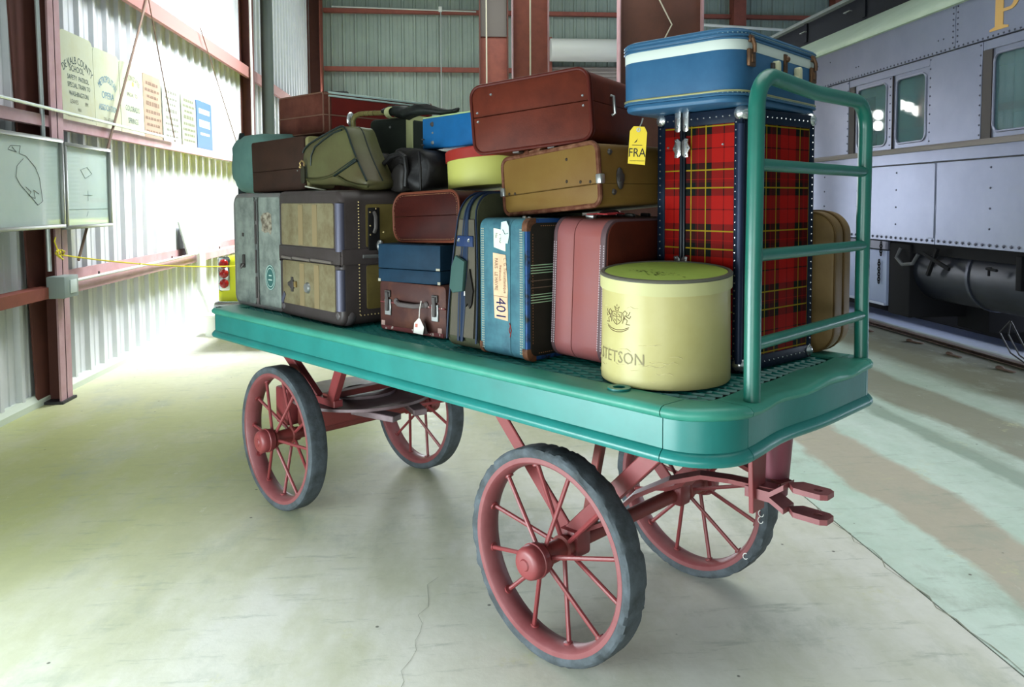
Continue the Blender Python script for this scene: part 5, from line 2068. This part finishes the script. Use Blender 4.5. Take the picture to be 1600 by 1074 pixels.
# 12 rounded tan suitcase behind the tartan trunk -----------------------------
w, d, h = .455, .18, .505
g = Bag('tan_rounded_suitcase', 'tan suitcase with big rounded corners, standing between the tartan trunk and the far rail post', 'suitcase', 2.405, .945, H, w, d, h, .10)
M_TANC = M('tan_hide', S(158, 128, 76), .5, 0, S(138, 108, 62), 6, .35, .7, .1, 150)
out = rr(w, h, .085, 9)
m = MB()
m.prism(out, 'y', 0, d * .5, .014, None, 3)
g.add('front_shell', m, M_TANC)
m = MB()
m.prism(out, 'y', d * .5 + .002, d, .014, None, 3)
g.add('rear_shell', m, M_TANC)
m = MB()
m.tube([(p[0], d * .5 + .001, p[1]) for p in rr(w + .002, h + .002, .086, 9, -.001, -.001)], .004, 6, True)
g.add('seam_bead', m, M('dark_tan_piping', S(122, 94, 54), .6))
m = MB()
m.tube([(p[0], .004, p[1]) for p in rr(w - .006, h - .006, .082, 9, .003, .003)], .004, 6, True)
g.add('piping', m, bpy.data.materials['dark_tan_piping'])

# 14 mustard case under the red one ------------------------------------------
w, d, h = .483, .50, .205
g = Bag('mustard_suitcase', 'mustard tan suitcase with worn brown edges, lying tilted under the red-brown one', 'suitcase', 1.905, .312, H + .495, w, d, h, -.073, .082)
M_MUST = M('mustard_cloth', S(164, 128, 62), .6, 0, S(150, 108, 46), 4, .35, .75, .12, 300)
M_MUSTE = M('worn_brown_edge', S(110, 62, 44), .6, 0, S(156, 110, 84), 26, .45, .68)
m = MB()
m.prism(rr(w, h * .335, (.03, .03, .001, .001), 6), 'y', .0, d, .002)
g.add('lower_shell', m, M_MUST)
m = MB()
m.prism(rr(w, h * .66, (.001, .001, .03, .03), 6, 0, h * .34), 'y', 0, d, .002)
g.add('lid', m, M_MUST)
m = MB()
m.tube([(p[0], .003, p[1]) for p in rr(w + .002, h + .002, .032, 6, -.001, -.001)], .0085, 8, True)
g.add('edge_binding', m, M_MUSTE)
m = MB()
for x, z in ((.03, .075), (.062, .073), (.335, .09), (.40, .082), (.445, .078), (.34, .165)):
    m.dome((x, -.0005, z), .006, (0, -1, 0), .5, 8)
g.add('rivet', m, M('dark_rivet', S(70, 56, 40), .5))
for x in (-.004, w + .004):
    m = MB()
    m.box(x - .012, x + .012, -.008, .016, h * .33, h * .49, .005)
    g.add('corner_clip', m, NICKEL)
m = MB()
m.ball((w + .004, .10, h * .42), .03, 10, 8, (.35, .55, 1.25))
m.box(w, w + .014, .085, .115, h * .36, h * .50, .005)
g.add('side_catch', m, IRON)
for y_, z_ in ((.06, h * .85), (.07, h * .2)):
    m = MB()
    m.dome((w + .001, y_, z_), .011, (1, 0, 0), .7, 10)
    g.add('side_stud', m, IRON)
m = MB()
m.prism([(.10, h), (.20, h), (.21, h + .014), (.22, h + .02), (.12, h + .012)], 'y', .0, .05, .002)
m.box(.125, .15, -.004, .02, h - .002, h + .018, .003)
g.add('torn_flap', m, M_MUSTE, smooth=False)

# 13 red-brown case ------------------------------------------------------------
w, d, h = .468, .50, .244
g = Bag('chestnut_suitcase', 'glossy red-brown suitcase with rounded corners, lying on the mustard case', 'suitcase', 1.858, .205, H + .7165, w, d, h, .278, .08)
M_CHE = M('chestnut_leather', S(142, 64, 44), .5, 0, S(112, 50, 36), 10, .35, .75, .12, 150)
M_CHEP = M('chestnut_piping', S(120, 50, 40), .4)
zs = h * .545
m = MB()
m.prism(rr(w, zs - .001, (.042, .042, .001, .001), 7), 'y', 0, d, .002)
g.add('lower_shell', m, M_CHE)
m = MB()
m.prism(rr(w, h - zs - .001, (.001, .001, .042, .042), 7, 0, zs + .001), 'y', 0, d, .002)
g.add('lid', m, M_CHE)
m = MB()
m.tube([(p[0], .001, p[1]) for p in rr(w, h, .042, 7)], .0065, 8, True)
g.add('piping', m, M_CHEP)
m = MB()
m.tube([(p[0], .022, p[1]) for p in rr(w + .002, h + .002, .042, 7, -.001, -.001)], .003, 6, True)
g.add('inner_piping', m, M_CHEP)
m = MB()
for x, z in ((.022, zs + .016), (.022, zs - .016), (w - .025, zs + .018), (w - .025, zs - .016), (.085, zs + .075)):
    m.dome((x, -.0005, z), .005, (0, -1, 0), .7, 8)
g.add('rivet', m, CHROME)
m = MB()
m.tube([(w + .001, .19, zs - .035), (w + .012, .19, zs - .03), (w + .012, .19, zs + .03), (w + .001, .19, zs + .035)], .006, 8)
g.add('side_catch', m, NICKEL)
m = MB()
m.box(w * .32, w * .38, .01, .05, -.012, .001, .003)
m.box(w * .62, w * .68, .01, .05, -.012, .001, .003)
g.add('foot', m, IRON)

# yellow flight tag hanging at the side of the mustard and chestnut cases
t = Bag('flight_tag', 'yellow baggage tag printed FRA hanging beside the red-brown suitcase', 'tag', 2.452, .335, H + .663, .062, .004, .125, .30, -.05, 0, None)
m = MB()
m.prism([(.0, .004), (.058, 0), (.060, .104), (.050, .122), (.014, .124), (.002, .108)], 'y', 0, .0018)
cd = t.add('tag_card', m, M('tag_yellow', S(214, 186, 44), .5), smooth=False)
m = MB()
text_bm(m, 'FRA', .040, front_text(.0295, -.0008, .038), sx=.85)
m.prism([(.018, .070), (.030, .084), (.026, .073)], 'y', -.0008, -.0003)
m.box(.012, .046, -.0008, -.0003, .062, .064)
m.box(.006, .056, -.0008, -.0003, .012, .0135)
m.build('tag_print', BLACKP, cd, False)
m = MB()
m.lathe([(.003, -.0012), (.007, -.0012), (.007, .003), (.003, .003)], 'y', 14, True, (.031, 0, .112))
t.add('eyelet', m, NICKEL)
m = MB()
m.tube([(.031, 0, .114), (.038, .006, .135), (.04, .01, .15)], .0022, 6)
t.add('tag_string', m, NICKEL)

# 15 round yellow hat box with a red lid ------------------------------------------
g = Bag('yellow_round_box', 'lemon yellow round box with a red lid, half hidden by the red-brown suitcase', 'hat box', 1.305, .42, H + .588, .40, .40, .17, 0, .085)
M_LEM = M('lemon_card', S(206, 206, 108), .45)
M_REDL = M('red_lid_band', S(196, 60, 50), .45)
m = MB()
m.lathe([(0, 0), (.188, 0), (.190, .004), (.187, .130), (0, .130)], 'z', 56, False, (.20, .20, 0))
g.add('box_wall', m, M_LEM)
m = MB()
m.lathe([(.188, .118), (.194, .118), (.194, .158), (.189, .164), (0, .164), (0, .135), (.188, .135)], 'z', 56, False, (.20, .20, 0))
g.add('lid', m, M_REDL)
m = MB()
m.tube([(.01, .165, .13), (.0, .17, .06), (.004, .172, -.0)], .002, 5)
g.add('cord', m, IRON)

# 16 bright blue case ----------------------------------------------------------
w, d, h = .502, .30, .14
g = Bag('bright_blue_case', 'bright blue flat case with a round stud, behind the yellow round box', 'suitcase', 1.096, .56, H + .79, w, d, h, -.10, -.005)
M_BBL = M('bright_blue_cloth', S(24, 112, 176), .55, 0, S(20, 100, 160), 10, .35, .7, .1, 300)
m = MB()
m.box(0, w, 0, d, 0, h, .006)
g.add('case_body', m, M_BBL)
m = MB()
m.box(.0, w, .002, d, h - .001, h + .006, .003)
g.add('top_edge', m, M('pale_green_edge', S(160, 184, 130), .6))
m = MB()
m.dome((.085, -.0005, h * .78), .012, (0, -1, 0), .8, 12)
g.add('stud', m, IRON)
m = MB()
m.dome((.088, -.0005, h * .50), .006, (0, -1, 0), .8, 8)
m.dome((.088, -.0005, h * .18), .010, (0, -1, 0), .8, 8)
g.add('stud', m, NICKEL)
m = MB()
m.tube([(.0, -.004, h * .32), (.02, -.006, h * .30)], .003, 6)
m.tube([(.0, -.004, h * .14), (.02, -.006, h * .12)], .003, 6)
g.add('side_clasp', m, IRON)

# 17 dark case with a cream strap --------------------------------------------------
w, d, h = .295, .17, .365
g = Bag('strapped_dark_case', 'dark green-grey case with a cream strap, standing behind the olive bowling bag', 'suitcase', .610, .598, H + .600, w, d, h, .194)
M_DKG = M('dark_green_grey_fibre', S(58, 66, 56), .55, 0, S(46, 54, 46), 8, .35, .7, .1, 100)
m = MB()
m.prism(rr(w, h, .03, 5), 'y', 0, d, .014, None, 3)
g.add('case_body', m, M_DKG)
M_CRM = M('cream_webbing', S(186, 190, 138), .7)
m = MB()
m.prism([(w * .86, -.004), (w * .99, -.004), (w * .99, h + .006), (w * .86, h + .006)], 'y', -.004, d + .004, .002)
g.add('strap', m, M_CRM)
m = MB()
m.dome((.145, -.0005, h - .045), .007, (0, -1, 0), .8, 10)
g.add('rivet', m, NICKEL)

# umbrella lying on top ----------------------------------------------------------
t = Bag('umbrella', 'furled black umbrella with a cane crook handle lying over the dark strapped case', 'umbrella', .46, .585, H + .972, .8, .06, .08, .0, .0, 0, 'luggage on the wagon')
M_CANE = M('cane_handle', S(158, 150, 92), .45, 0, S(124, 112, 60), 14, .4, .65)
P = [(.085, .02, -.10), (.055, .0, -.07), (.040, -.01, -.035), (.040, -.012, -.005), (.058, -.012, .018), (.09, -.006, .026), (.14, .0, .026), (.30, .02, .018)]
m = MB()
m.tube(P, [.012, .013, .0135, .0135, .0135, .013, .0125, .012], 10)
t.add('crook', m, M_CANE)
m = MB()
for i in range(4):
    x = .10 + i * .035
    m.lathe([(.0128, -.002), (.0145, 0), (.0128, .002)], 'x', 12, False, (x, -.004 + i * .004, .026 - i * .001))
g.add('strap_end', MB().box(w * .9, w * .95, -.006, -.004, .02, .1) and m, M('cane_node', S(96, 86, 48), .6)) if False else t.add('cane_joint', m, M('cane_node', S(96, 86, 48), .6))
m = MB()
m.ball((.018, -.012, .005), .030, 12, 8, (.30, .8, 1.3))
t.add('silver_cap', m, CHROME)
m = MB()
rnd = random.Random(9)
path, rad_ = [], []
for i in range(15):
    q = i / 14
    path.append((.27 + .56 * q, .02 + .012 * sin(9 * q), .022 - .036 * q + .006 * sin(13 * q)))
    rad_.append((.013 + .018 * abs(sin(pi * min(1, q * 1.15))) ** .6) * (1 - .5 * q) + .003)
m.tube(path, rad_, 14)
def crumple(co):
    a_ = math.atan2(co.z, co.y - .02)
    k_ = 1 + .16 * sin(5 * a_ + 18 * co.x) + .08 * sin(11 * a_ - 30 * co.x)
    cz = .022 - .036 * (co.x - .27) / .56
    return Vector((co.x, .02 + (co.y - .02) * k_ * 1.3, cz + (co.z - cz) * k_))
m.warp(crumple)
t.add('furled_cloth', m, M('black_green_cloth', S(40, 46, 42), .5, 0, S(26, 28, 28), 20, .4, .6), angle=180)
m = MB()
m.lathe([(.026, -.018), (.029, -.016), (.029, .016), (.026, .018)], 'x', 16, True, (.335, .022, .016), 1.3, 1)
t.add('tie_band', m, M_CRM)

# 18 long red case at the back left -------------------------------------------------
w, d, h = .436, .80, .228
g = Bag('long_red_case', 'long dark red case with a silver top edge, above the duffel bag', 'suitcase', -.195, .528, H + .918, w, d, h, .069)
M_LRC = M('red_brown_fibre', S(140, 84, 68), .5, 0, S(104, 54, 44), 8, .35, .7, .08, 150)
M_LRC2 = M('bright_red_side', S(142, 40, 28), .45, 0, S(124, 36, 26), 8, .35, .7)
M_LRE = M('dusty_red_edge', S(150, 110, 90), .6)
M_SILV = M('silver_strip', S(186, 206, 196), .3, .6)
m = MB()
m.box(0, w, 0, d, 0, h * .45, .006, None, 2)
g.add('lower_shell', m, M_LRC)
m = MB()
m.box(0, w, 0, d, h * .454, h, .006, None, 2)
g.add('lid', m, M_LRC)
m = MB()
m.box(w - .002, w + .003, .05, d - .03, .02, h * .43, .001, None, 1)
m.box(w - .002, w + .003, .05, d - .03, h * .47, h - .03, .001, None, 1)
g.add('side_panel', m, M_LRC2)
m = MB()
m.box(w - .02, w + .006, .03, d - .02, h - .026, h - .016, .002)
m.box(w - .03, w + .004, .03, d - .02, h - .010, h + .002, .002)
g.add('silver_edge', m, M_SILV)
m = MB()
m.tube([(p[0], .0, p[1]) for p in rr(w - .01, h - .01, .016, 4, .005, .005)], .004, 6, True)
m.tube([(w - .001, y_, h - .012) for y_ in (.002, .05)], .006, 6)
m.tube([(w + .001, .035, z_) for z_ in (.01, h - .01)], .005, 6)
m.tube([(p[0], d - .012, p[1]) for p in rr(w + .004, h + .004, .018, 4, -.002, -.002)], .006, 6, True)
m.box(.0, w, -.003, .001, h * .435, h * .465, .001, None, 1)
m.box(w, w + .004, .0, d, h * .435, h * .465, .001, None, 1)
g.add('edge_piping', m, M_LRE)
# plain brown case that carries it
g = Bag('brown_under_case', 'plain brown case under the long red case, mostly hidden by the duffel and dark box', 'suitcase', -.0, .66, H + .592, .30, .36, .322, .05)
m = MB()
m.box(0, .30, 0, .36, 0, .150, .012)
g.add('lower_shell', m, M_BRN)
m = MB()
m.box(0, .30, 0, .36, .155, .322, .012)
g.add('lid', m, M_BRN)

# 19 small dark brown case ------------------------------------------------------------
w, d, h = .445, .13, .265
g = Bag('dark_brown_case', 'dark brown square-cornered case with a cream end, on top of the two trunks', 'suitcase', .070, .226, H + .594, w, d, h, .131, .035)
M_DBR = M('dark_brown_hide', S(72, 50, 40), .6, 0, S(58, 42, 34), 9, .35, .7, .15, 150)
m = MB()
m.prism(rr(w, h * .405, (.014, .01, .001, .001), 4), 'y', 0, d, .002)
g.add('lower_shell', m, M_DBR)
m = MB()
m.prism(rr(w, h * .592, (.001, .001, .022, .014), 4, 0, h * .408), 'y', 0, d, .002)
g.add('lid', m, M_DBR)
M_CRC = M('cream_canvas_end', S(168, 162, 110), .8)
m = MB()
m.prism(rr(d + .03, h - .004, (.01, .02, .03, .02), 4, .008, .002), 'x', w - .004, w + .022, .006)
g.add('cream_end', m, M_CRC)
m = MB()
m.dome((w - .06, -.0005, h * .36), .004, (0, -1, 0), .8, 8)
g.add('stud', m, NICKEL)

# 20 soft duffel ---------------------------------------------------------------------
t = Bag('duffel_bag', 'pale teal cloth duffel bag at the far left end of the pile', 'bag', -.41, .28, H + .582, .42, .50, .33, .1)
m = MB()
bm_ = m.bm
bmesh.ops.create_uvsphere(bm_, u_segments=40, v_segments=24, radius=1.0)
rnd = random.Random(6)
def duff(co):
    x, y, z = co
    se = lambda q: math.copysign(abs(q) ** .62, q)
    a_ = math.atan2(z, x)
    pl = 1 + .035 * sin(7 * a_ + 4 * y) + .02 * sin(13 * a_ - 5 * y + 1)
    return Vector((.22 + .22 * se(x) * pl, .25 + .26 * se(y), .18 + .18 * se(z) * pl + (.012 * sin(6 * y) if z > 0 else 0)))
m.warp(duff)
t.add('cloth_body', m, M('pale_teal_cloth', S(108, 148, 138), .8, 0, S(92, 130, 124), 5, .35, .7, .25, 40), angle=180)
m = MB()
m.tube([(.02 + .03 * sin(i * .8), .10 + .012 * i, .25 + .03 * sin(i * 1.3) + .005 * i) for i in range(8)], .006, 6)
t.add('draw_cord', m, M('dark_teal_hem', S(70, 100, 96), .8))
m = MB()
m.prism([(-.015, -.0), (.03, .02), (.035, .26), (.012, .37), (-.012, .30)], 'y', .10, .14, .006)
t.add('dark_tab', m, M('dark_tab_cloth', S(40, 52, 52), .8))

# 21 olive bowling bag -----------------------------------------------------------------
t = Bag('bowling_bag', 'sagging olive leather bowling bag with dark piping, on the tan trunk', 'bag', .560, .225, H + .600, .60, .20, .30, .03)
M_BOWL = M('olive_leather', S(112, 114, 74), .38, 0, S(96, 84, 56), 3.2, .35, .72, .15, 40)
M_DKP = M('dark_green_piping', S(36, 50, 46), .45)
# side outline, front left sagging, peak right of centre
side = [(.02, .06), (.0, .12), (.01, .185), (.05, .215), (.13, .24), (.25, .268), (.345, .288), (.385, .288), (.415, .265), (.45, .205), (.50, .13), (.555, .06), (.575, .03),
        (.555, .005), (.50, .0), (.42, .012), (.32, .022), (.20, .026), (.09, .03)]
def soft(pts, y0, y1, bulge, n=8, inset=.05):
    """cushion between two copies of an outline"""
    m = MB()
    cx = sum(p[0] for p in pts) / len(pts)
    cz = sum(p[1] for p in pts) / len(pts)
    dense = []
    for i in range(len(pts)):
        p0, p1, p2, p3 = pts[i - 1], pts[i], pts[(i + 1) % len(pts)], pts[(i + 2) % len(pts)]
        for j in range(3):
            q = j / 3
            dense.append(tuple(.5 * ((2 * p1[k_]) + (p2[k_] - p0[k_]) * q + (2 * p0[k_] - 5 * p1[k_] + 4 * p2[k_] - p3[k_]) * q * q + (3 * p1[k_] - p0[k_] - 3 * p2[k_] + p3[k_]) * q ** 3) for k_ in (0, 1)))
    rings = []
    lay_ = [(y0 - bulge, .45), (y0 - bulge * .85, .72), (y0 - bulge * .35, .93), (y0, 1.0), ((y0 + y1) / 2, 1.015), (y1, 1.0), (y1 + bulge * .35, .93), (y1 + bulge * .85, .72), (y1 + bulge, .45)]
    for (y_, s_) in lay_:
        rings.append([m.bm.verts.new((cx + (p[0] - cx) * s_, y_, cz + (p[1] - cz) * s_)) for p in dense])
    N = len(dense)
    for A, B in zip(rings, rings[1:]):
        for k_ in range(N):
            m.bm.faces.new((A[k_], A[(k_ + 1) % N], B[(k_ + 1) % N], B[k_]))
    m.bm.faces.new(rings[0])
    m.bm.faces.new(list(reversed(rings[-1])))
    bmesh.ops.recalc_face_normals(m.bm, faces=m.bm.faces[:])
    return m, dense
side = [(x_ * .92, z_) for x_, z_ in side]
m, dn = soft(side, .02, .17, .022)
t.add('bag_body', m, M_BOWL, angle=180)
for y_ in (.014, .10):
    m = MB()
    m.tube([(p[0], y_, p[1]) for p in dn[6:36]] , .005, 6)
    t.add('piping', m, M_DKP)
m = MB()
m.tube([(.10, .0, .12), (.11, -.004, .165), (.145, -.006, .205), (.22, -.006, .235), (.30, -.006, .262), (.36, .0, .272)], .0045, 6)
t.add('piping', m, M_DKP)
m = MB()
m.bar((.30, -.006, .068), (.475, -.003, .135), .012, .018, (0, 0, 1), .003)
t.add('dark_band', m, M_DKP)
m = MB()
m.tube([(.06, .0, .055), (.14, -.008, .052), (.22, -.010, .056), (.30, -.008, .070), (.40, -.006, .105), (.475, -.002, .14)], .006, 6)
m.tube([(.33, -.006, .062), (.40, -.006, .035), (.48, -.002, .018), (.55, .004, .012)], .006, 6)
t.add('seam', m, M('olive_seam', S(84, 84, 50), .5))
m = MB()
m.prism(rr(.034, .085, .012, 4, .028, .035), 'y', -.014, -.004, .003)
t.add('strap_tab', m, M('dark_olive_strap', S(64, 62, 46), .5))
m = MB()
m.tube([(.03, -.012, .118), (.03, -.016, .135), (.045, -.016, .145), (.06, -.012, .135), (.06, -.012, .118)], .004, 6)
m.ball((.028, -.012, .115), .009, 8, 6)
t.add('buckle', m, BRASS)
m = MB()
m.bar((.10, -.03, .02), (.22, .0, -.0), .016, .006, (0, 0, 1), .002)
t.add('paper_strip', m, M('pale_strip', S(190, 190, 170), .7))

# 22 black soft bag --------------------------------------------------------------------
t = Bag('black_rucksack', 'black crumpled soft bag wedged below the bright blue case', 'bag', .885, .42, H + .596, .45, .26, .19, .02)
M_BLK = M('black_leather_bag', S(36, 33, 32), .5, 0, S(22, 20, 22), 10, .35, .7, .6, 22)
m, dn = soft([(.0, .03), (.02, .10), (.07, .15), (.15, .185), (.24, .19), (.32, .185), (.375, .15), (.385, .08), (.37, .005), (.20, .0), (.05, .0)], .03, .20, .03)
def crump(co):
    return co + Vector((.008 * sin(41 * co.z + 9 * co.x), .012 * sin(33 * co.x + 27 * co.z) + .006 * sin(71 * co.x - 50 * co.z), .006 * sin(37 * co.x)))
m.warp(crump)
t.add('bag_body', m, M_BLK, angle=180)
m, dn = soft([(.0, .07), (.005, .13), (.035, .175), (.08, .17), (.10, .12), (.08, .07), (.04, .05)], -.01, .05, .02)
t.add('top_roll', m, M_BLK, angle=180)
m = MB()
pts = [(.10, -.008, .02), (.10, -.02, .07), (.13, -.03, .12), (.19, -.03, .155), (.25, -.025, .165), (.28, -.02, .15), (.285, -.015, .09), (.27, -.01, .02)]
m.tube(pts, .012, 8)
t.add('strap', m, BLACKP)
m, dn = soft([(.17, .0), (.16, .05), (.19, .10), (.24, .12), (.265, .10), (.26, .05), (.25, .0)], -.015, .03, .01)
t.add('front_pocket', m, M('worn_black_pocket', S(52, 48, 46), .5), angle=180)
m = MB()
m.tube([(.37, -.005, .0), (.375, -.01, .1), (.36, -.005, .17)], .006, 6)
t.add('piping', m, BLACKP)
